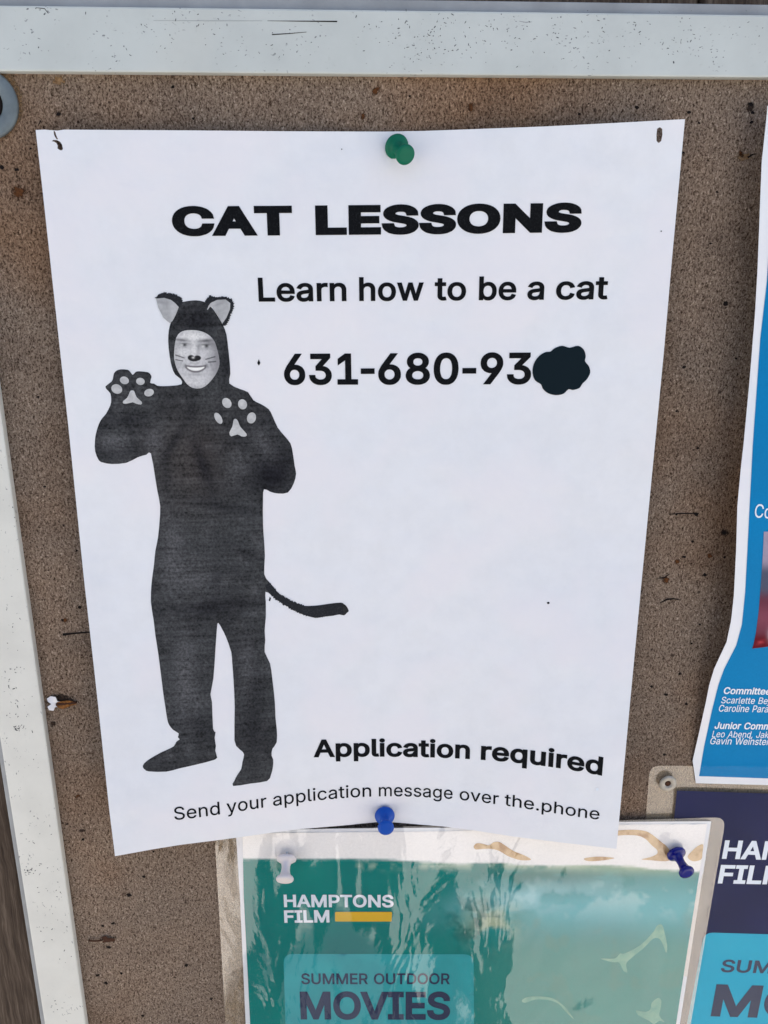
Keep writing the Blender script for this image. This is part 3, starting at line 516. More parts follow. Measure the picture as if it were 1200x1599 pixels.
# ================================================================ the setting behind the board
ZT = float(np.mean([P2W(0, 10, .003)[2], P2W(1200, 21, .003)[2]]))      # top of the white rail
ZI = float(np.mean([P2W(0, 111, .003)[2], P2W(1200, 121, .003)[2]]))
XO = float(np.mean([P2W(72, 1599, .003)[0], P2W(2, 1180, .003)[0]]))    # outer and inner side of the left rail
XI = float(np.mean([P2W(37, 900, .003)[0], P2W(134, 1599, .003)[0]]))
GZ = -1.42
BR_, BB_ = .62, -.66                                                      # board's right and bottom inner sides
RW = ZT - ZI
g = mesh_ob('ground', [(-60, -120, GZ), (60, -120, GZ), (60, 40, GZ), (-60, 40, GZ)], [(0, 1, 2, 3)], M['ground'])
tag(g, kind='structure')

wall = empty('wooden_wall', (0, .03, GZ))
tag(wall, 'weathered grey brown plank wall carrying the notice board, seen past its left rail', 'wall')
x = -.70; k = 0
while x < 1.05:
    w = .092
    box('plank', x, x+w-.0008, .0085 + .0012*(k % 3), .032, GZ+.02, .40, M['wood'], wall, .0015); x += w; k += 1
box('backing_board', -.70, 1.03, .0325, .036, GZ+.02, .40, M['wood_h'], wall)
box('unseen_cap_board', -.72, 1.06, -.03, .06, .402, .43, M['wood_h'], wall, .002)  # unseen added cap; the wall top is set for how far its shadow reaches

board = empty('notice_board', (.25, 0, BB_))
tag(board, 'brown fibreboard notice board with a speckled white metal frame', 'notice board')
bm = bmesh.new(); box_bm(bm, XI-.006, BR_+.006, .0, .0075, BB_-.006, ZI+.006)
bm_ob('fibreboard_panel', bm, M['board'], board)
def rail(name, x0, x1, z0, z1, m, fl):
    o = box(name, x0, x1, -.003, .0065, z0, z1, m, board, .0006)
    return o
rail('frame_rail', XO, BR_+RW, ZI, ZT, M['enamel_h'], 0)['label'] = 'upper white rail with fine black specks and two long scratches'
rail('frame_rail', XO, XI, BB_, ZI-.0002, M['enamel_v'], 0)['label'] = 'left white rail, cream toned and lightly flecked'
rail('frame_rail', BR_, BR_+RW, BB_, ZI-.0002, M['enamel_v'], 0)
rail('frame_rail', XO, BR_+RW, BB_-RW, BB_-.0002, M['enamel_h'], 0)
FW = .0024
box('frame_flange', XO-FW, BR_+RW+FW, -.0012, .007, ZT+.0001, ZT+FW+.0012, M['flange'], board, .0003)
box('frame_flange', XO-FW, XO-.0001, -.0012, .007, BB_-RW, ZT, M['flange'], board, .0003)
box('frame_flange', BR_+RW+.0001, BR_+RW+FW, -.0012, .007, BB_-RW, ZT, M['flange'], board, .0003)
box('frame_flange', XO-FW, BR_+RW+FW, -.0012, .007, BB_-RW-FW, BB_-RW-.0001, M['flange'], board, .0003)
# scratches in the enamel
def mark(name, pts, w, h, m, parent, **kw):
    return decal(name, stroke(pts, w), flat(h), .00006, m, parent, smooth=False, **kw)
for pts, w in (([(418, 32.5), (470, 33), (527, 33.5)], [.5, 1.4, 2]), ([(425, 54), (450, 52.5), (479, 50)], [1.6, 1.3, .7]), ([(240, 32), (330, 32.5), (410, 32.5)], [.4, .8, .5]),
               ([(56, 12), (70, 13.5), (76, 21)], [.8, 1.2, 1]), ([(811, 33), (822, 35), (831, 34)], [.8, 1.3, .5])):
    mark('scratch', pts, w, .003, M['dark_hole'] if w[-1] != .5 else M['flange'], board)
bm_v = []; 
for (cx, cy, n, sx, sy) in ((690, 50, 70, 60, 25), (640, 70, 50, 40, 20), (870, 60, 80, 90, 28), (1080, 60, 50, 80, 28), (260, 55, 26, 60, 25), (380, 70, 26, 60, 20), (20, 1090, 26, 12, 25), (28, 1137, 20, 8, 3), (45, 1362, 22, 7, 3), (60, 1330, 18, 20, 50), (18, 1000, 22, 10, 60), (80, 1430, 18, 14, 60)):
    for _ in range(n):
        x = random.gauss(cx, sx); y = random.gauss(cy, sy)
        if cy < 200 and not (16 < y < 106): continue
        if cy > 200 and not (3 + max(0, (y-1180)*.165)+4 < x < 37+(y-900)*.139-5): continue
        a = random.uniform(0, PI); L = random.choice((.3, .5, .7, 1.1, 2.0)) ; r = random.uniform(.3, .7)
        bm_v.append((x, y, a, L, r))
V = []; F = []
for x, y, a, L, r in bm_v:
    p = ell(x, y, L+r, r, math.degrees(a), 6) + np.random.uniform(-.25, .25, (6, 2))
    w = P2W(p[:, 0], p[:, 1], .00306); F.append(tuple(range(len(V)+5, len(V)-1, -1))); V += list(w)
sp = mesh_ob('paint_speck', V, F, M['fleck'], board); sp['kind'] = 'stuff'

# stains and old pin holes in the fibreboard
def stain(px, py, rx, ry, m, a=0, name='rust_stain'):
    p = ell(px, py, rx, ry, a, 22)
    aa = math.radians(a)
    def col(x, y):
        dx, dy = x-px, y-py; u = (dx*math.cos(aa)+dy*math.sin(aa))/rx; v = (-dx*math.sin(aa)+dy*math.cos(aa))/ry
        d = np.clip(1-np.sqrt(u*u+v*v), 0, 1); return np.repeat(d[:, None], 3, 1)
    return decal(name, p, flat(0), .00007, m, board, g=max(1.0, min(rx, ry)/4), col=col, smooth=False)
for px, py, rx, ry, mm, a in ((92, 126, 17, 12, 'tan_stain', 0), (92, 178, 7, 5, 'dark_stain', 0), (30, 300, 19, 17, 'rust_stain', 20), (587, 142, 13, 9, 'rust_stain', -50),
        (567, 182, 7, 8, 'rust_stain', 0), (735, 168, 9, 13, 'rust_stain', 30), (1172, 168, 9, 15, 'dark_stain', 10), (1162, 245, 20, 10, 'tan_stain', -15), (1157, 240, 10, 7, 'rust_stain', 60),
        (1040, 906, 9, 9, 'rust_stain', 60), (1058, 877, 8, 6, 'rust_stain', 0), (122, 1243, 8, 4, 'rust_stain', -20), (129, 1297, 8, 4, 'dark_stain', 0), (83, 1130, 7, 6, 'dark_stain', 0),
        (102, 968, 9, 5, 'rust_stain', 0), (95, 1094, 34, 17, 'dark_stain', 5), (1131, 832, 11, 8, 'dark_stain', 0), (1108, 868, 8, 7, 'rust_stain', 0)):
    stain(px, py, rx, ry, M[mm], a)
cr = decal('damp_ring', [(ell(-22, 163, 70, 68, 0, 40), 1)], flat(0), .00005, M['tan_stain'], board, g=4, smooth=False,
      col=lambda x, y: np.repeat(np.clip(.62-np.abs(np.hypot(x+22, y-163)-54)/22, 0, .6)[:, None], 3, 1))
holes = [(270,136,4),(302,185,3),(92,178,4),(27,265,4),(3,262,5),(905,178,3),(995,168,4.2),(1077,175,4),(1092,192,3.2),(1067,238,3.6),(1173,163,4.5),(1176,176,4),(1134,474,5.5),(1069,573,4),(1057,642,3),
 (1174,191,4),(1088,803,4.5),(1057,803,3),(1131,832,4),(1082,846,3),(1069,870,3.4),(1101,898,4.4),(1062,1052,3.4),(1018,1072,3),(1040,1085,3.6),(1072,1099,3),(1038,1178,3.6),(1132,870,3),(125,948,3.4),
 (98,968,3),(105,1287,2.6),(130,1311,3.2),(225,1369,3.4),(202,1398,4.6),(177,1442,3.4),(161,1446,2.6),(170,1479,4),(190,1520,3.2),(153,1523,3.2),(166,1535,4),(223,1586,3.4),(291,1507,3.6),(48,232,2.6),(640,150,2.5),
 (1120,300,2.6),(1110,380,2.4),(1150,560,2.4),(1090,700,2.6),(1080,1005,2.4),(1093,975,2.4),(120,860,2.6),(70,760,2.6),(60,620,2.4),(100,820,2.2),(330,1560,3),(240,1330,2.4)]
for px, py, r in holes:
    r *= .82
    t = np.linspace(0, 2*PI, 11, endpoint=False); rr = r*np.random.uniform(.55, 1.15, 11)
    p = np.stack([px+rr*np.cos(t)*1.2, py+rr*np.sin(t)*.9], 1)
    decal('pin_hole', p, flat(0), .0001, M['dark_hole'], board, smooth=False)
# old cracks scratched through the fibres
for pts, w in (([(98, 991), (112, 989.5), (128, 988), (142, 987)], [4, 3, 2.5, 2]), ([(1030, 942), (1042, 936), (1052, 935), (1064, 937)], [1, 3, 2.4, 1]), ([(1028, 903), (1038, 902), (1046, 896)], [1, 2.4, 1]),
               ([(1168, 246), (1176, 241), (1182, 240)], [3, 2, 1]), ([(1045, 803), (1060, 802), (1084, 802)], [1, 2, 1.5]), ([(60, 196), (64, 188)], [1, 2])):
    decal('crack', stroke(pts, w), flat(0), .00012, M['dark_hole'], board, smooth=False)

def place(px, py, h=0, tiltx=0, tiltz=0):
    """matrix whose z axis leaves the board; tiltx leans it to the right, tiltz leans it down"""
    p = P2W(px, py, h)
    ax = Vector((math.sin(math.radians(tiltx)), -1, -math.sin(math.radians(tiltz)))).normalized()
    return Matrix.Translation(Vector(p)) @ ax.to_track_quat('Z', 'Y').to_matrix().to_4x4()

wm = place(-22, 163)
wa = empty('washer', P2W(-22, 163)); tag(wa, 'large dull zinc washer with a screw at the upper left under the white rail', 'washer')
r = .0108
lathe('washer_disc', [(.0058, 0), (r-.0003, 0), (r, .0003), (r, .0013), (r-.0006, .0017), (.0066, .0017), (.0060, .0013), (.0058, 0)], M['zinc'], wa, wm, 56, False)
lathe('screw_head', [(.0, .0), (.0059, .0), (.0059, .0009), (.0036, .0007), (.0014, .0002), (0, .0002)], M['dark_hole'], wa, wm, 32, False)

# paper scrap under a rusted staple, and the other staples
sc_ = empty('paper_scrap', P2W(95, 1098)); tag(sc_, 'tiny torn white paper scrap left beside the left frame rail, rust soaked', 'paper scrap')
z6 = lambda a: [(p[0]/2.2867, 900+p[1]/2.2867) for p in a]
hs = lambda x, z: .0007 + .0006*np.sin(x*900) * np.cos(z*700)
decal('torn_sheet', z6([(168, 437), (182, 428), (199, 431), (206, 446), (222, 449), (246, 444), (268, 452), (240, 462), (214, 463), (197, 468), (192, 480), (176, 478), (170, 466), (184, 456), (172, 448)]), hs, .0002, M['paper'], sc_, g=2, thick=.0001, smooth=False)
decal('rust_bleed', z6([(205, 449), (222, 446), (246, 443), (272, 450), (274, 457), (250, 464), (226, 474), (212, 470), (200, 462)]), hs, .0004, mat_simple('rust_orange', (.30, .115, .025, 1), .8, .2, 0, 900, .4), sc_, g=2, smooth=False)
def staple(pa, pb, label, w=.00055):
    a = P2W(*pa, .0009); b = P2W(*pb, .0007); o = empty('staple', (a+b)/2); tag(o, label, 'staple', 'old rusted staples in the board')
    a_, b_ = Vector(a), Vector(b); d = (b_-a_).normalized(); up = Vector((0, -1, 0)); s = d.cross(up)
    bm = bmesh.new(); path = [a_ + Vector((0, .0012, 0)), a_, a_*.5+b_*.5 + Vector((0, -.0004, 0)), b_, b_+Vector((0, .0012, 0))]
    rings = []
    for i, p in enumerate(path):
        rings.append([bm.verts.new(p + s*w*math.cos(t) + (up if i in (1, 2, 3) else d)*w*.7*math.sin(t)) for t in np.linspace(0, 2*PI, 8, endpoint=False)])
    for A_, B_ in zip(rings, rings[1:]):
        for i in range(8): bm.faces.new((A_[i], A_[(i+1) % 8], B_[(i+1) % 8], B_[i]))
    bmesh.ops.recalc_face_normals(bm, faces=bm.faces)
    bm_ob('wire', bm, M['rust'], o); return o
staple((88, 1100), (119, 1097), 'rusted brown staple through the torn white paper scrap')
staple((139, 1469), (160, 1468), 'rusted staple low on the bare fibreboard near the bottom of the left rail', .0004)
decal('rust_flake', z6([(360, 1290), (378, 1284), (388, 1291), (410, 1293), (411, 1303), (388, 1306), (366, 1308), (372, 1298)]), flat(.0004), .0003, M['rust'], board, smooth=False)

# ================================================================ blue poster on the right
zt_, zb_ = P2W(1185, 180)[2], P2W(1090, 1205)[2]
XR = float(P2W(1175, 700)[0])
def h_blue(x, z):
    v = (zt_ - z)/(zt_ - zb_)
    h = .0009 + .0115*sst(1.0, .72, v) * (.62 + .38*np.sin(np.clip(v, 0, 1)*PI*1.0))
    h = h + .0012*np.sin(v*13+1)*sst(1, .8, v)
    return np.maximum(h - .004*sst(XR, XR+.10, x)*sst(1, .8, v), .0006)
bp = empty('blue_poster', P2W(1150, 1215)); tag(bp, 'bright blue poster with white border and small white names, curling at the right', 'poster')
edgeL = [(1199, 165), (1198, 178), (1190, 253), (1183.5, 420), (1179.5, 490), (1170.5, 600), (1162, 690), (1157.5, 730), (1152, 790), (1150, 860), (1146.5, 930), (1142, 970), (1135, 1003), (1126, 1022), (1115.5, 1045), (1108, 1070), (1103, 1095), (1093, 1140), (1082, 1188), (1084.5, 1205), (1087, 1223)]
decal('sheet', np.vstack([edgeL, [(1200, 1226), (1420, 1232), (1540, 1236), (1800, 165), (1500, 140)]]), h_blue, 0, M['gloss_paper'], bp, g=11, thick=.00015, step=12)
blueL = [(1216, 167), (1206, 300), (1198, 439), (1187.6, 529), (1175.6, 700), (1167.5, 860), (1164, 925), (1159, 975), (1150, 1008), (1131, 1045), (1122, 1070), (1112, 1110), (1100, 1165), (1092, 1212)]
decal('blue_print', np.vstack([blueL, [(1200, 1215.5), (1400, 1221), (1526, 1225), (1780, 178), (1500, 155)]]), h_blue, .0001, M['poster_print'], bp, g=11, step=12,
      col=lambda x, y: blend(np.tile(C3(0, 122, 186), (len(x), 1)), C3(10, 116, 176), value_noise(x, y, 90, 3)))
z5 = lambda a: [(1000+p[0]/2.905, 700+p[1]/2.905) for p in a]
def redcol(x, y):
    c = np.tile(C3(150, 140, 165), (len(x), 1))
    c = blend(c, C3(60, 70, 95), sst(872, 896, y)*.9)
    c = blend(c, C3(96, 46, 64), sst(915, 940, y))
    c = blend(c, C3(130, 70, 90), gs(x, y, 1195, 965, 30, 14)*.7)
    c = blend(c, C3(95, 12, 28), sst(985, 1000, y))
    c = blend(c, C3(170, 150, 165), gs(x, y, 1203, 992, 3, 7)*.8)
    return blend(c, C3(170, 60, 70), gs(x, y, 1188, 1003, 4, 1.5, -20))
decal('photo_print', z5([(561, 378), (557, 480), (548, 610), (538, 740), (525, 840), (513, 895), (508, 909), (581, 900), (760, 890), (900, 378)]), h_blue, .0002, M['poster_print'], bp, g=3, col=redcol, step=6)
M['white_ink'] = mat_simple('white_ink', (.74, .78, .82, 1), .5, .3)
W_ = M['white_ink']
lettering('heading_lettering', 'Co', 1178, 1204, [(1178, 808), (1209, 810)], (21, 21), bp, W_, h_blue, .00025, 2)
for s, x0, x1, y, cap, wt in (('Committee', 1129.5, 1203, 1084, 10.6, 10), ('Scarlette Bej', 1126, 1201, 1098.5, 10, 2), ('Caroline Para', 1122, 1199, 1111.5, 10.5, 3),
                       ('Junior Comm', 1115.5, 1203, 1138.5, 10.6, 10), ('Leo Abend, Jak', 1112, 1200, 1151.5, 10, 2), ('Gavin Weinstein', 1108.5, 1206, 1162.5, 10.5, 3)):
    lettering('names_lettering', s, x0, x1, [(x0, y-.4), (x1, y+1)], (cap, cap), bp, W_, h_blue, .00025, wt, slant=.12)

# ================================================================ laminated posters
def h_navy(x, z): return .0016 + .0004*np.sin(x*60+z*40)
pn = P2W(447, 1341); pr = P2W(1055, 1335)
def h_teal(x, z):
    u = (x - pn[0])/(pr[0]-pn[0]); dv = (pn[2]-z)
    b = .0030 + .0016*np.sin(np.clip(u, -.2, 1.2)*PI)*sst(-.02, .05, dv) + .0007*np.sin(u*9+dv*30)
    dl = np.hypot(x-pn[0], z-pn[2]); dr = np.hypot(x-pr[0], z-pr[2])
    return b - .0008*np.exp(-(dl/.012)**2) - .0008*np.exp(-(dr/.012)**2)
def corner(p, q, r, rad, n=5):
    p, q, r = map(np.array, (p, q, r)); a = q + (p-q)/np.linalg.norm(p-q)*rad; c = q + (r-q)/np.linalg.norm(r-q)*rad
    return [tuple((1-t)**2*a + 2*t*(1-t)*q + t*t*c) for t in np.linspace(0, 1, n)]

nv = empty('laminated_poster', P2W(1120, 1450)); tag(nv, 'laminated navy poster with a light blue panel, half hidden at the lower right corner', 'poster', 'laminated outdoor movie posters')
# outline of the pouch with the hole of the eyelet
nvo = corner((1000, 1400), (1015, 1195.5), (1200, 1196.5), 16) + [(1200, 1197), (1700, 1203), (1560, 1900), (955, 1900), (985, 1600)]
decal('clouded_border', nvo, flat(.0003), .0000, M['film_edge'], nv, g=14, step=14)
navyo = [(1057.5, 1234.5), (1200, 1239), (1630, 1249), (1500, 1850), (1000, 1850), (1030, 1500)]
def navyc(x, y):
    c = np.tile(C3(18, 26, 80), (len(x), 1)); return blend(c, C3(14, 22, 56), value_noise(x, y, 60, 5)*.8)
decal('navy_print', navyo, h_navy, 0, M['poster_print'], nv, g=14, step=14, col=navyc)
panel = corner((1066, 1640), (1100, 1456), (1200, 1459), 14) + [(1520, 1468), (1460, 1800), (1035, 1800)]
decal('pale_blue_panel', panel, h_navy, .0001, M['poster_print'], nv, g=10, step=10,
      col=lambda x, y: blend(np.tile(C3(28, 158, 196), (len(x), 1)), C3(90, 190, 215), value_noise(x, y, 70, 8)*.25))
lettering('title_lettering', 'HAMPTONS', 1127.5, 1375, [(1127, 1341), (1375, 1347)], (29, 29), nv, W_, h_navy, .0002, 13, slant=.05)
lettering('title_lettering', 'FILM', 1121, 1226, [(1121, 1379.5), (1226, 1381.5)], (29, 29), nv, W_, h_navy, .0002, 13, slant=.05)
M['navy_ink'] = mat_simple('navy_ink', (.012, .022, .065, 1), .5, .3)
lettering('subtitle_lettering', 'SUMMER OUTDOOR', 1125, 1476, [(1125, 1518), (1476, 1528)], (19.5, 20), nv, M['navy_ink'], h_navy, .0002, 9, slant=.06)
lettering('headline_lettering', 'MOVIES', 1110, 1468, [(1110, 1587), (1468, 1598)], (50, 50), nv, M['navy_ink'], h_navy, .0002, 13, slant=.05)
decal('clear_film', nvo, h_navy, .0005, M['film_navy'], nv, g=9, step=9)
em = place(1043, 1223, .0021)
ey = lathe('eyelet', [(.0016, -.0003), (.0030, -.0003), (.0038, .0001), (.0039, .0004), (.0030, .0009), (.0018, .0007), (.0013, .0002), (.0012, -.0003)], mat_simple('clouded_eyelet', (.50, .44, .35, 1), .35, .5, 0, 400, .2), nv, em, 30, False)
lathe('eyelet_screw', [(.0012, -.0004), (.0014, .0002), (.0008, .0005), (0, .0004)], M['rust'], nv, em, 16, False)

tl = empty('laminated_poster', P2W(700, 1500)); tag(tl, 'laminated teal underwater poster pinned below the white flyer, with white letters over a yellow bar', 'poster', 'laminated outdoor movie posters')
tlo = corner((352, 1599), (335, 1296), (520, 1290.5), 10) + [(700, 1289.3)] + corner((700, 1289.3), (1134, 1276), (1080, 1599), 17) + [(1079, 1599), (1030, 1860), (366, 1860), (352.5, 1599)]
decal('clouded_border', tlo, flat(.0022), -.0002, M['film_edge'], tl, g=14, step=14)
papo = [(368.5, 1297), (520, 1294), (700, 1292.5), (968, 1283.5), (1111, 1282.5), (1062, 1599), (1022, 1840), (396, 1840), (384, 1599), (375, 1400)]
decal('paper_border', papo, h_teal, -.0002, M['gloss_paper'], tl, g=12, thick=.0001, step=12)
def teal(x, y):
    n1 = value_noise(x, y, 80, 11, 5); n2 = value_noise(x, y, 26, 12, 5); n3 = value_noise(x+y*.3, y*3, 40, 15, 5)
    wl = 1341 + 8*sst(560, 760, x) + 10*sst(900, 1090, x) + 4*(value_noise(x, y*0, 60, 2)-.5)*sst(600, 700, x)*2
    c = np.tile(C3(0, 130, 126), (len(x), 1))
    c = blend(c, C3(0, 102, 104), n1)
    # paler and greener towards the right, with a second tone lower down
    pr_ = sst(620, 900, x + (n1-.5)*260)
    c = blend(c, C3(84, 182, 200), pr_*.62*gs(y, y, 1418, 1418, 42, 42))
    c = blend(c, C3(66, 146, 138), pr_*.6*sst(1430, 1510, y))
    c = blend(c, C3(0, 104, 100), sst(700, 760, x)*sst(.22, .5, n3)*(gs(x, y, 850, 1372, 70, 12, 2)+.5*gs(x, y, 930, 1366, 60, 6)).clip(0, 1))
    c = blend(c, C3(196, 206, 190), sst(.5, .62, n2)*.7*gs(x, y, 860, 1352, 260, 4))
    c = blend(c, C3(170, 208, 214), sst(.52, .6, n1*.5+n2*.5)*.5*sst(700, 800, x)*gs(y, y, 1400, 1400, 26, 26))
    c = blend(c, C3(130, 160, 140), pr_*.4*gs(x, y, 920, 1356, 170, 6, 2))
    c = blend(c, C3(150, 200, 215), .55*gs(x, y, 840, 1400, 90, 16, -8)*sst(.4, .6, n2+.1))
    c = blend(c, C3(190, 190, 160), .7*gs(x, y, 768, 1438, 26, 22)*sst(.42, .58, n2))
    c = blend(c, C3(0, 84, 84), .9*gs(x, y, 742, 1440, 30, 26)*sst(.5, .62, value_noise(x, y, 22, 31)))
    c = blend(c, C3(180, 190, 150), .5*gs(x, y, 1010, 1350, 90, 8))
    c = blend(c, C3(80, 130, 118), .35*sst(.56, .74, value_noise(x, y, 30, 41, 5))*sst(740, 820, x)*sst(1400, 1440, y))
    # sky above the water line
    sk = 1-sst(-1.5, 2.5, y-wl-3*(n2-.5))
    return blend(c, C3(238, 236, 242), sk)
decal('water_print', [(379, 1301), (700, 1298), (968, 1287.5), (1104.5, 1286.5), (1056, 1599), (1017, 1830), (404, 1830), (391, 1599), (381, 1400)], h_teal, 0, M['poster_print'], tl, g=3.4, step=6, col=teal)
z8 = lambda a: [(720+p[0]*.4, 1200+p[1]*.4) for p in a]
def skin(x, y): return blend(np.tile(C3(214, 186, 150), (len(x), 1)), C3(176, 136, 96), sst(.3, .8, value_noise(x, y, 9, 21)))
for p in ([(50, 305), (62, 292), (85, 294), (110, 300), (128, 288), (150, 287), (172, 300), (205, 322), (245, 338), (275, 356), (235, 358), (205, 350), (180, 340), (150, 322), (120, 314), (85, 314), (58, 316)],
          [(600, 245), (640, 240), (690, 240), (725, 246), (752, 262), (780, 285), (805, 305), (820, 330), (830, 350), (800, 362), (740, 358), (705, 355), (740, 346), (765, 334), (766, 318), (745, 300), (722, 276), (690, 262), (640, 260), (600, 262)],
          [(480, 352), (520, 345), (560, 345), (600, 350), (560, 358), (500, 362)],
          [(885, 345), (900, 325), (925, 303), (946, 297), (943, 330), (938, 355), (905, 362)]):
    decal('swimmer_arm_print', smooth_loop(z8(p), 3), h_teal, .0001, M['poster_print'], tl, g=2.5, col=skin)
def pale(x, y): return blend(np.tile(C3(142, 184, 164), (len(x), 1)), C3(104, 160, 146), value_noise(x, y, 7, 22)*1.5)
for p in ([(545, 742), (600, 742), (622, 722), (640, 722), (700, 690), (750, 640), (765, 615), (785, 610), (795, 640), (805, 690), (802, 720), (790, 690), (775, 665), (750, 665), (715, 700), (660, 745), (645, 765), (650, 795), (635, 790), (618, 758), (590, 756)],
          [(238, 905), (262, 892), (310, 890), (360, 898), (400, 925), (425, 955), (440, 978), (410, 950), (380, 918), (340, 904), (290, 902), (250, 915)],
          [(685, 945), (720, 950), (740, 940), (745, 915), (768, 896), (782, 905), (780, 935), (775, 965), (795, 990), (775, 985), (755, 998), (735, 985), (705, 970), (690, 960)]):
    decal('swimmer_leg_print', smooth_loop(z8(p), 3), h_teal, .0001, M['poster_print'], tl, g=3, col=pale)
pan = corner((450, 1640), (442.5, 1489.5), (600, 1489.5), 15) + corner((600, 1489.5), (740, 1490), (742, 1700), 15) + [(741, 1700), (738, 1790), (452, 1790)]
M['white_tint'] = mat_simple('pale_teal_ink', A(30, 160, 172), .5, .3, 0, 60, .12)
decal('pale_teal_panel', pan, h_teal, .00012, M['white_tint'], tl, g=10, step=10)
lettering('title_lettering', 'HAMPTONS', 444, 615, [(444, 1416.5), (615, 1417)], (19.5, 19.5), tl, W_, h_teal, .00022, 12)
lettering('title_lettering', 'FILM', 444.5, 515, [(444, 1441), (515, 1440.5)], (19.5, 19.5), tl, W_, h_teal, .00022, 13)
decal('yellow_bar', corner((524, 1430), (523.5, 1424), (560, 1424), 2) + corner((560, 1424), (612.5, 1424), (612.5, 1430), 2) + corner((612, 1430), (612, 1439), (560, 1439), 2) + corner((560, 1439), (523.5, 1439), (523.5, 1430), 2), h_teal, .0002, mat_simple('yellow_ink', (.70, .42, .01, 1), .5, .3), tl)
lettering('subtitle_lettering', 'SUMMER OUTDOOR', 471, 703, [(471, 1537), (703, 1537)], (17, 17), tl, M['navy_ink'], h_teal, .00024, 8)
lettering('headline_lettering', 'MOVIES', 470, 703, [(470, 1592), (703, 1592.5)], (43.5, 43.5), tl, M['navy_ink'], h_teal, .00024, 14)
decal('clear_film', tlo, h_teal, .0006, M['film'], tl, g=7, step=8)

# ================================================================ the flyer
pt = P2W(622, 228); pb = P2W(600, 1276)
def h_fly(x, z):
    xc = pb[0] + (pt[0]-pb[0])*(z-pb[2])/(pt[2]-pb[2])
    u = (x - xc)/.108; v = (pt[2]+.006 - z)/(.262)
    vv = np.clip(v, 0, 1.1); au = np.abs(u)
    h = .0012 + .0046*np.exp(-(vv/.35)**2)*(1-np.exp(-(au/.22)**1.6))*np.where(u > 0, 1+.35*au, 1-.4*au**3)
    h = h + .0042*np.sin(np.clip(vv, 0, 1)*PI)*(.6+.4*au)
    h = h + .0118*sst(.52, 1.04, vv)*(1-np.exp(-(au/.52)**2))
    # puckers round the lower pin
    dx, dz = x-pb[0], z-pb[2]; d = np.hypot(dx, dz)
    h = h + .0026*sst(.78, 1., vv)*(1-np.exp(-(d/.010)**2))*np.exp(-(d/.045)**2)*(.75+.25*np.cos(2*np.arctan2(dx, dz)+.0))
    h = h + .0005*np.sin(x*55+z*23)*sst(.1, .5, vv) + .0004*np.sin(z*62-x*30) + .0004*np.sin(x*38-z*47+1)
    return np.maximum(h, .0007)
fl = empty('flyer', P2W(600, 800)); tag(fl, 'white paper flyer showing a person in a black cat costume, pinned top and bottom', 'flyer')
edge = [(56, 203), (70, 202.4), (84, 203.6), (90, 204), (100, 202.4), (300, 203.6), (450, 205), (600, 205.5), (660, 204.5), (730, 202), (850, 197.5), (960, 192), (1070, 186), (1050, 401), (1037, 550), (1022.5, 700), (1003, 900), (983.5, 1105), (963, 1325.5),
        (920, 1320.5), (880, 1316), (800, 1306), (740, 1296.5), (692, 1290.5), (660, 1288), (632, 1285.5), (614, 1284), (600, 1284), (587, 1284), (566, 1286), (548, 1288), (527, 1289.8), (470, 1294.5), (420, 1301), (370, 1308), (336, 1312.5), (284, 1319), (240, 1326), (180, 1337),
        (171, 1265), (151, 1078), (131, 900), (107, 665), (90, 510), (78, 400), (66, 290)]
z3 = lambda a: [(p[0]/6, 100+p[1]/6) for p in a]
tear1 = z3([(485, 722), (505, 710), (535, 712), (565, 728), (582, 752), (592, 795), (583, 808), (562, 806), (540, 790), (542, 765), (530, 740), (510, 728)])
tear2 = z3([(503, 628), (512, 626), (522, 640), (530, 672), (546, 704), (535, 708), (516, 682), (506, 655)])
tear3 = [(1026.5, 201), (1031, 198.5), (1034.5, 201), (1035, 210), (1033, 220), (1029, 223.5), (1025.5, 220), (1025.5, 210)]
decal('sheet', [(resample(edge, 9), 1), (np.array(tear1), -1), (np.array(tear2), -1), (np.array(tear3), -1)], h_fly, 0, M['paper'], fl, g=8, thick=.00012)
PR = dict(parent=fl, hf=h_fly)
L = lambda *a, **k: lettering(*a, **{**dict(parent=fl, m=M['black'], hf=h_fly), **k})
L('title_lettering', 'CAT LESSONS', 270.5, 907.5, [(270, 369), (400, 367.5), (600, 366.5), (907, 362.5)], (46.5, 46), weight=23, track=13, words=[(270.5, 457.5), (493.5, 907.5)])
L('tagline_lettering', 'Learn how to be a cat', 404, 949, [(404, 471), (560, 470.5), (760, 468.5), (949, 467.5)], (37.5, 37), weight=8.5, track=2, words=[(404.5, 541.5), (561.5, 662), (679, 728), (748, 806), (823.5, 849.5), (868, 949)])
L('number_lettering', '631 - 680 - 93', 444, 831, [(444, 601), (640, 600.5), (831, 600)], (48.5, 49.5), weight=10.5, words=[(444.5, 559.6), (564, 585.5), (591, 716), (722, 743.5), (750, 829)])
L('notice_lettering', 'Application required', 490, 940.5, [(490, 1182.5), (560, 1182), (640, 1182.5), (735, 1184.5), (800, 1190.5), (870, 1200), (940, 1211)], (27.5, 29), weight=12, track=3, deg=3, words=[(490, 734), (751, 940.5)])
L('instruction_lettering', 'Send your application message over the.phone', 273, 936, [(273, 1281.5), (330, 1272), (420, 1261), (500, 1250), (590, 1243), (680, 1245.5), (780, 1257), (860, 1269), (936, 1280)], (20, 18), weight=2.2, track=3, deg=4, words=[(273, 344), (355, 417), (427, 580), (592, 707), (718, 779), (788, 936)])
redaction = [(834, 568), (842, 556), (852, 550), (860, 549), (866, 544), (878, 540), (890, 543), (903, 540), (912, 546), (915, 556), (914, 564), (920, 572), (922, 582), (917, 592), (910, 599), (905, 606), (895, 609), (888, 608), (880, 615), (868, 617), (856, 614), (848, 607), (845, 600), (836, 594), (832, 582)]
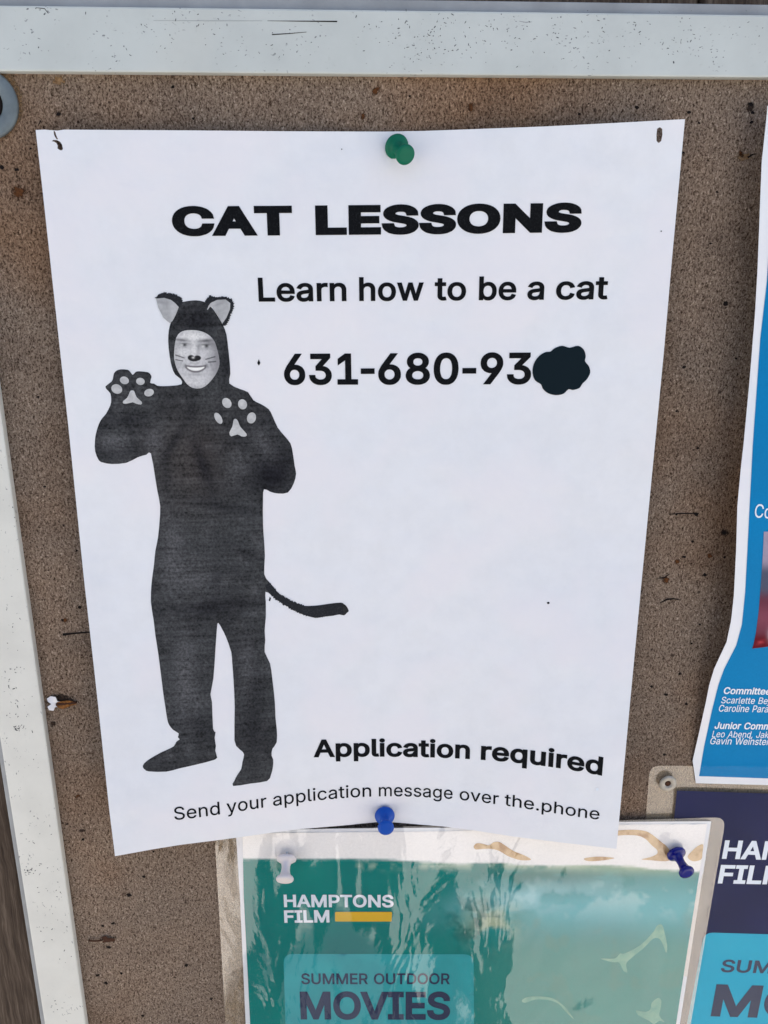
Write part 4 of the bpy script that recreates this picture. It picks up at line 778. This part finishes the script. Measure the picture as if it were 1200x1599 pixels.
decal('redaction_blob', smooth_loop(redaction, 3), h_fly, .00018, M['redaction'], fl, g=8)  # digital redaction over the last digits, modelled as a flat dark patch
for p in ([(402, 567), (404.5, 561), (407, 567), (404.5, 571)], ell(856.5, 941.5, 2.3, 1.8, 0, 8), [(421.5, 932), (423.5, 934), (422, 939), (420, 938)], ell(933, 1232.5, 2.4, 2.4, 0, 10), ell(1033, 361, 1.2, 1, 0, 7), ell(534, 233, 1, 1, 0, 7)):
    decal('toner_fleck', np.array(p), h_fly, .00012, M['black'] if p is not None and len(p) != 10 else W_, fl)
# printed figure
fig_o = """284,600 282.7,592 274,585 268.7,573 265.3,556 263,533 264,516 266.7,505 270,496 275,484 283,473 288.7,471 296.7,469.6 307,469 316.7,470.6 324,474 334,484 343,498 348.7,508 354,522.7 357,546.7 359,566.7 360,584 358.4,598.7
375,607.5 387.6,612.5 396,625 407.6,631 420,639 426,650 434,667.6 444,680 454,692.6 457.6,707.6 460.5,727.6 462.7,740 459,755 450,769 435,770.7 422.6,768 412.6,764 411,780 411,818 412.6,843 414,868 413,896.6
420,908 427.6,916.6 432.6,924 447.6,935 461,942 475,946 488,946 500,945 516,942.6 532.7,941 537,943 541.5,946.6 545,954 542,957 537.7,961 530,959.5 520,961.6 506,963 492.7,965 475,960 464,955.5 455,950 440,941.6 425,930 415,924
415.4,940 415.4,964 413.6,985 414.6,1000 413.6,1018 422,1036 425.6,1060 429.5,1096 430.5,1120 432.5,1138 432.5,1159 425.6,1169.5 424.5,1180 427,1186 426.5,1198 423.5,1210 417.5,1219.6 392,1223.5 364.4,1227.4 366.5,1219 371,1210 377,1201 379,1190 381.5,1178 377,1172 372.5,1168 366.5,1156 367,1105 365,1060 363,1035 361.4,1018 353,994 347,982 341,972.4
339,982 336.5,1018 333.5,1060 329,1084 331.4,1096 333,1138 337,1143 335.5,1152 337.5,1165 336.5,1172 338.6,1180 336.5,1186 305,1194.4 280,1200 260,1205 233,1204.6 227,1202 223.4,1198 225.5,1192 236,1184 251,1175.5 264,1169.5 272,1165 276,1158 281,1154.5 278,1151 279.5,1145.5 270.5,1139.5 264.5,1132 261.5,1123 258,1100 255.5,1084 248,1024 243,992 240.5,970 236,940 237,912 239,895 241,880 243,860 247,840 249.5,815 250.5,790 246,766 242.6,745 236,708
229,710 215.6,714 197.6,722.8 175,724.6 162,722.5 154.8,719 149,704.8 148.6,690 150,677.7 154.8,662 160,653 166,646 172.8,632.7 174,624 172.8,614.7 168,609 165,603.4 175,595.5 177,589 178.4,583 182,579 188.6,576.8 199.8,577.5 204,581 207.7,585.4 212,581 217.8,579.8 231.4,581.4 235.5,585 237,588.8 234.7,597.8 241,599 246,602.3 256,603 269.6,602.3"""
fig = np.array([[float(k) for k in q.split(',')] for q in fig_o.split()])
zf = lambda a: np.array([(230+p[0]/7.5, 440+p[1]/7.5) for p in a])
z3b = lambda a: np.array([(130+p[0]/4.441, 430+p[1]/4.441) for p in a])
z4 = lambda a: np.array([(300+p[0]/3.996, 580+p[1]/3.996) for p in a])
def suit(x, y):
    n = value_noise(x*1.0, y*.8, 46, 51, 4); n2 = value_noise(x+y*.5, y-x*.3, 20, 53, 3)
    c = np.tile(C3(58, 60, 65), (len(x), 1))
    c = blend(c, C3(40, 41, 46), sst(.42, .68, n)*.6)
    c = blend(c, C3(78, 79, 85), sst(.55, .8, n2)*.4)
    c = blend(c, C3(68, 61, 60), .45*gs(x, y, 295, 720, 40, 50))
    for cx, cy, sx, sy, a, k in ((430, 738, 26, 26, 0, .8), (318, 728, 8, 34, -20, .5), (272, 690, 5, 26, 30, .45), (345, 790, 40, 7, 12, .35), (300, 640, 8, 20, 0, .3), (330, 948, 60, 8, -6, .45), (338, 910, 8, 26, 0, .3),
                                 (395, 1100, 14, 60, 0, .35), (300, 1130, 24, 12, 8, .3), (200, 655, 30, 8, -10, .35), (180, 705, 24, 10, 0, .35), (310, 500, 30, 16, 0, .55), (352, 570, 6, 30, 0, .35), (396, 668, 30, 6, -30, .3), (260, 740, 6, 30, 0, .3), (380, 860, 30, 6, 25, .25)):
        c = blend(c, C3(22, 23, 30), gs(x, y, cx, cy, sx, sy, a)*min(1, k*1.5))
    for cx, cy, sx, sy, a, k in ((290, 1060, 12, 50, 0, .35), (270, 860, 12, 40, 0, .3), (240, 690, 10, 18, 0, .3), (410, 690, 10, 24, -30, .3), (385, 1040, 10, 34, 0, .25), (300, 900, 26, 22, 0, .25), (176, 690, 16, 10, 0, .35), (375, 730, 14, 22, 20, .2)):
        c = blend(c, C3(92, 93, 100), gs(x, y, cx, cy, sx, sy, a)*k*1.5)
    return blend(c, C3(38, 39, 41), sst(424, 432, x)*sst(900, 915, y)*(1-sst(1000, 1010, y))*.7)
fig = smooth_loop(fig, 2)
decal('figure_print', fig, h_fly, .00010, M['toner'], fl, g=3.0, col=suit)
M['fur_ink'] = mat_ink('dark_grey_toner', (.020, .021, .024, 1))
def furry(p, amp=2.0, seed=1):
    q = resample(p, .8); rs = np.random.RandomState(seed); d = np.roll(q, -1, 0)-np.roll(q, 1, 0); d /= np.linalg.norm(d, axis=1)[:, None]
    n = np.stack([d[:, 1], -d[:, 0]], 1); return q + n*rs.uniform(-.3, 1, len(q))[:, None]*amp
decal('ear_fur_print', furry(zf([(95, 190), (130, 155), (190, 130), (260, 138), (340, 155), (400, 185), (415, 235), (385, 290), (360, 310), (300, 240), (200, 195), (120, 200)])), h_fly, .00015, M['fur_ink'], fl)
decal('ear_fur_print', furry(zf([(675, 240), (700, 200), (740, 165), (830, 185), (900, 180), (970, 195), (1010, 240), (1010, 310), (970, 400), (930, 495), (895, 515), (870, 470), (930, 380), (960, 290), (930, 220), (820, 215), (740, 250), (710, 300)]), 2.2, 2), h_fly, .00015, M['fur_ink'], fl)
decal('tail_print', furry(stroke([(417, 912), (424, 921), (434, 932), (447, 940), (462, 948), (478, 954), (496, 955.5), (520, 952), (536, 951)], [11, 12, 12, 13, 14, 16, 18.5, 18.5, 16]), 1.8, 5), h_fly, .00014, M['fur_ink'], fl)
def earc(x, y): return blend(blend(np.tile(C3(182, 184, 194), (len(x), 1)), C3(150, 152, 160), value_noise(x, y, 9, 61)*1.2), C3(120, 122, 130), .5*gs(x, y, 252, 472, 8, 2, 10)+.5*gs(x, y, 342, 475, 6, 2, -20))
decal('ear_print', zf([(105, 197), (200, 188), (280, 212), (330, 250), (372, 297), (335, 390), (298, 460), (268, 485), (235, 460), (190, 420), (130, 300)]), h_fly, .0002, M['toner_soft'], fl, g=1.8, col=earc)
decal('ear_print', zf([(702, 325), (720, 280), (745, 248), (820, 212), (920, 207), (975, 250), (972, 320), (930, 420), (880, 492), (842, 415), (780, 322), (765, 292), (735, 295), (712, 328)]), h_fly, .0002, M['toner_soft'], fl, g=1.8, col=earc)
FU = lambda x, y: ((x-230)*7.5, (y-440)*7.5)
def face(x, y):
    X, Y = FU(x, y)
    c = np.tile(C3(192, 193, 203), (len(x), 1))
    def dk(cx, cy, sx, sy, k, a=0, col=(60, 60, 68)):
        nonlocal c; c = blend(c, C3(*col), np.clip(gs(X, Y, cx, cy, sx, sy, a)*k, 0, 1))
    def lt(cx, cy, sx, sy, k, a=0): dk(cx, cy, sx, sy, k, a, (222, 223, 230))
    lt(540, 640, 120, 45, .8); lt(545, 800, 30, 90, .6); lt(400, 830, 60, 50, .5); lt(560, 1170, 70, 35, .4)
    c = blend(c, C3(118, 118, 128), (value_noise(x, y, 2.4, 71, 2)-.42).clip(0, 1)*.75)
    c = blend(c, C3(138, 138, 148), sst(640, 860, X)*.8)                       # printed shading of the far cheek
    dk(820, 850, 40, 200, .35); dk(345, 900, 24, 160, .25); dk(560, 1250, 160, 30, .25); dk(600, 590, 130, 16, .15)
    dk(410, 683, 62, 14, .8, 6); dk(690, 690, 72, 16, .85, -4); dk(745, 720, 40, 14, .35, 20)
    dk(425, 738, 54, 15, .5); dk(685, 750, 62, 17, .6)
    dk(440, 738, 16, 14, .95, 0, (35, 35, 42)); dk(697, 750, 17, 15, .95, 0, (35, 35, 42)); dk(437, 722, 46, 5, .5, 4); dk(690, 732, 52, 5, .5, -2)
    lt(405, 742, 12, 8, .6); lt(655, 757, 14, 8, .7); lt(730, 757, 10, 7, .3)
    dk(600, 790, 14, 70, .35, 8); dk(510, 790, 10, 60, .12); dk(440, 772, 45, 8, .2); dk(690, 790, 50, 9, .22)
    # painted cat nose with a glint
    nose = np.maximum(gs(X, Y, 515, 890, 34, 27), gs(X, Y, 590, 893, 36, 26)); nose = np.maximum(nose, gs(X, Y, 550, 905, 52, 24))
    c = blend(c, C3(26, 26, 30), sst(.40, .60, nose))
    lt(540, 888, 11, 8, .75)
    dk(550, 955, 45, 9, .25)
    for x0, y0, x1, y1, w in ((335, 858, 435, 892, 7), (335, 912, 418, 927, 6), (688, 908, 795, 878, 7), (718, 941, 802, 934, 7)):
        t = np.clip(((X-x0)*(x1-x0)+(Y-y0)*(y1-y0))/((x1-x0)**2+(y1-y0)**2), 0, 1)
        d = np.hypot(X-x0-t*(x1-x0), Y-y0-t*(y1-y0)); c = blend(c, C3(52, 52, 60), sst(w*1.7, w*.3, d)*.85)
    # open smile: dark lips round a crescent of teeth
    top = 990 + 14*(1-((X-570)/118)**2); bot = 990 + 58*(1-np.abs((X-570)/124)**2.2)
    lip = sst(-16, 2, Y-(top-12))*sst(-16, 4, (bot+12)-Y)*sst(132, 116, np.abs(X-570))
    c = blend(c, C3(84, 80, 88), lip*.85)
    teeth = sst(-3, 5, Y-top)*sst(-3, 6, bot-4-Y)*sst(108, 94, np.abs(X-570))
    c = blend(c, C3(228, 229, 235), teeth)
    dk(440, 985, 14, 22, .5, 20); dk(700, 985, 14, 22, .55, -20); dk(395, 960, 10, 50, .22, 25); dk(745, 960, 12, 55, .25, -22)
    dk(575, 1085, 70, 12, .3); dk(560, 1150, 50, 12, .1)
    return c
decal('face_print', smooth_loop(zf([(345, 650), (380, 600), (440, 572), (520, 565), (600, 572), (680, 598), (742, 640), (790, 700), (818, 780), (842, 880), (848, 970), (822, 1050), (780, 1120), (720, 1190), (660, 1235), (600, 1250), (530, 1240), (470, 1200), (425, 1140), (370, 1060), (335, 980), (316, 880), (322, 760), (333, 695)]), 3), h_fly, .0002, M['toner_soft'], fl, g=.75, col=face)
def padc(x, y): return blend(np.tile(C3(188, 190, 198), (len(x), 1)), C3(140, 142, 150), (value_noise(x, y, 7, 63)-.3)*1.2)
pads = [z3b(ell(287, 728, 32, 26, 20)), z3b(ell(398, 735, 30, 25, 10)), z3b(ell(234, 788, 39, 32, 25)), z3b(ell(458, 813, 34, 26, -15)),
        z3b(smooth_loop([(330, 800), (350, 799), (360, 815), (372, 845), (408, 878), (402, 896), (370, 890), (345, 880), (310, 888), (280, 888), (278, 872), (305, 850), (320, 820)], 2)),
        z4(ell(218, 197, 27, 34, -35)), z4(ell(316, 205, 28, 32, -20)), z4(ell(165, 292, 20, 39, -30)), z4(ell(372, 290, 28, 35, 15)),
        z4(smooth_loop([(262, 300), (276, 296), (290, 315), (302, 345), (340, 388), (337, 405), (310, 405), (284, 393), (245, 405), (234, 382), (252, 345), (257, 318)], 2))]
for p in pads: decal('paw_pad_print', p, h_fly, .0002, M['toner_soft'], fl, g=2, col=padc)

# ================================================================ push pins
def pin(px, py, h, mm, label, tx=0, tz=0, s=1.0, cr=.0042, hr=.0032, ln=.0098):
    w = P2W(px, py, h); o = empty('push_pin', w); tag(o, label, 'push pin', 'push pins')
    mt = place(px, py, h, tx, tz) @ Matrix.Scale(s, 4)
    k = ln/.0098
    lathe('pin_handle', [(0, 0), (cr*.80, 0), (cr*.96, .0003), (cr, .0008), (cr*.97, .0014), (cr*.80, .0019), (cr*.56, .0023), (.0021, .0029), (.00178, .0040*k), (.0018, .0055*k), (.0021, .0068*k), (.0025, .0077*k), (hr*.93, .0083*k), (hr, .0088*k), (hr, .0093*k), (hr*.93, .0097*k), (hr*.6, .0098*k), (0, .0098*k)], M[mm], o, mt, 48, False)
    lathe('pin_needle', [(.0001, -.006), (.0005, -.004), (.0005, .0002), (0, .0002)], M['steel'], o, mt, 12, False)
    return o
pin(618.5, 228, .0016, 'green', 'green push pin at the top middle of the white flyer', 19, 31, 1.0, .0042, .0033)
pin(601, 1272, .0026, 'blue', 'bright blue push pin at the bottom middle of the white flyer', 0, -3, 1.0, .0043, .0034)
pin(448, 1338, .0038, 'white_plastic', 'white push pin at the upper left of the teal laminated poster', -3, 34, 1.0, .0043, .0037, .0100)
pin(1055, 1331, .0038, 'dark_blue', 'dark glossy blue push pin at the upper right of the teal laminated poster', 6, 14, 1.0, .0043, .0034, .0108)

# ================================================================ the photographer, seen only as a dark reflection in the film
pe = empty('person', (-.03, -.62, GZ)); tag(pe, 'person in dark clothes standing before the notice board and holding up both hands', 'person')
J = {'pel': (0, 0, .93, .15), 'waist': (0, 0, 1.08, .135), 'chest': (0, 0, 1.28, .155), 'neckb': (0, 0, 1.44, .085), 'neck': (0, .0, 1.50, .055), 'head': (0, .02, 1.60, .085), 'top': (0, .01, 1.70, .075)}
E_ = [('pel', 'waist'), ('waist', 'chest'), ('chest', 'neckb'), ('neckb', 'neck'), ('neck', 'head'), ('head', 'top')]
for s, n in ((-1, 'l'), (1, 'r')):
    J.update({'hip'+n: (s*.09, 0, .88, .095), 'knee'+n: (s*.10, .02, .49, .062), 'ank'+n: (s*.11, -.01, .09, .042), 'toe'+n: (s*.13, .16, .035, .032),
              'sh'+n: (s*.18, 0, 1.40, .062), 'el'+n: (s*.27, .03, 1.15, .046), 'wr'+n: (s*.17, .17, 1.27, .030)})
    E_ += [('pel', 'hip'+n), ('hip'+n, 'knee'+n), ('knee'+n, 'ank'+n), ('ank'+n, 'toe'+n), ('chest', 'sh'+n), ('sh'+n, 'el'+n), ('el'+n, 'wr'+n)]
    J['palm'+n] = (s*.155, .20, 1.315, .024); E_.append(('wr'+n, 'palm'+n))
    for fi in range(4):
        a, b = 'f%d%s' % (fi, n), 'g%d%s' % (fi, n); dx = (fi-1.5)*.019
        ln = (.036, .042, .039, .030)[fi]
        J[a] = (s*(.145-dx), .212, 1.345, .0095); J[b] = (s*(.138-dx), .200+.008, 1.345+ln, .0075); E_ += [('palm'+n, a), (a, b)]
    J['th'+n] = (s*.112, .205, 1.325, .0105); J['ti'+n] = (s*.092, .21, 1.345, .009); E_ += [('palm'+n, 'th'+n), ('th'+n, 'ti'+n)]
ks = list(J); me = bpy.data.meshes.new('body'); me.from_pydata([J[k][:3] for k in ks], [(ks.index(a), ks.index(b)) for a, b in E_], [])
bo = bpy.data.objects.new('body', me); COL.objects.link(bo); bo.parent = pe; me.materials.append(M['cloth'])
md = bo.modifiers.new('skin', 'SKIN'); 
for k, sv in zip(ks, me.skin_vertices[0].data): sv.radius = (J[k][3], J[k][3]*(.72 if k in ('pel', 'waist', 'chest') else 1))
me.skin_vertices[0].data[0].use_root = True
bo.modifiers.new('smooth', 'SUBSURF').render_levels = 1
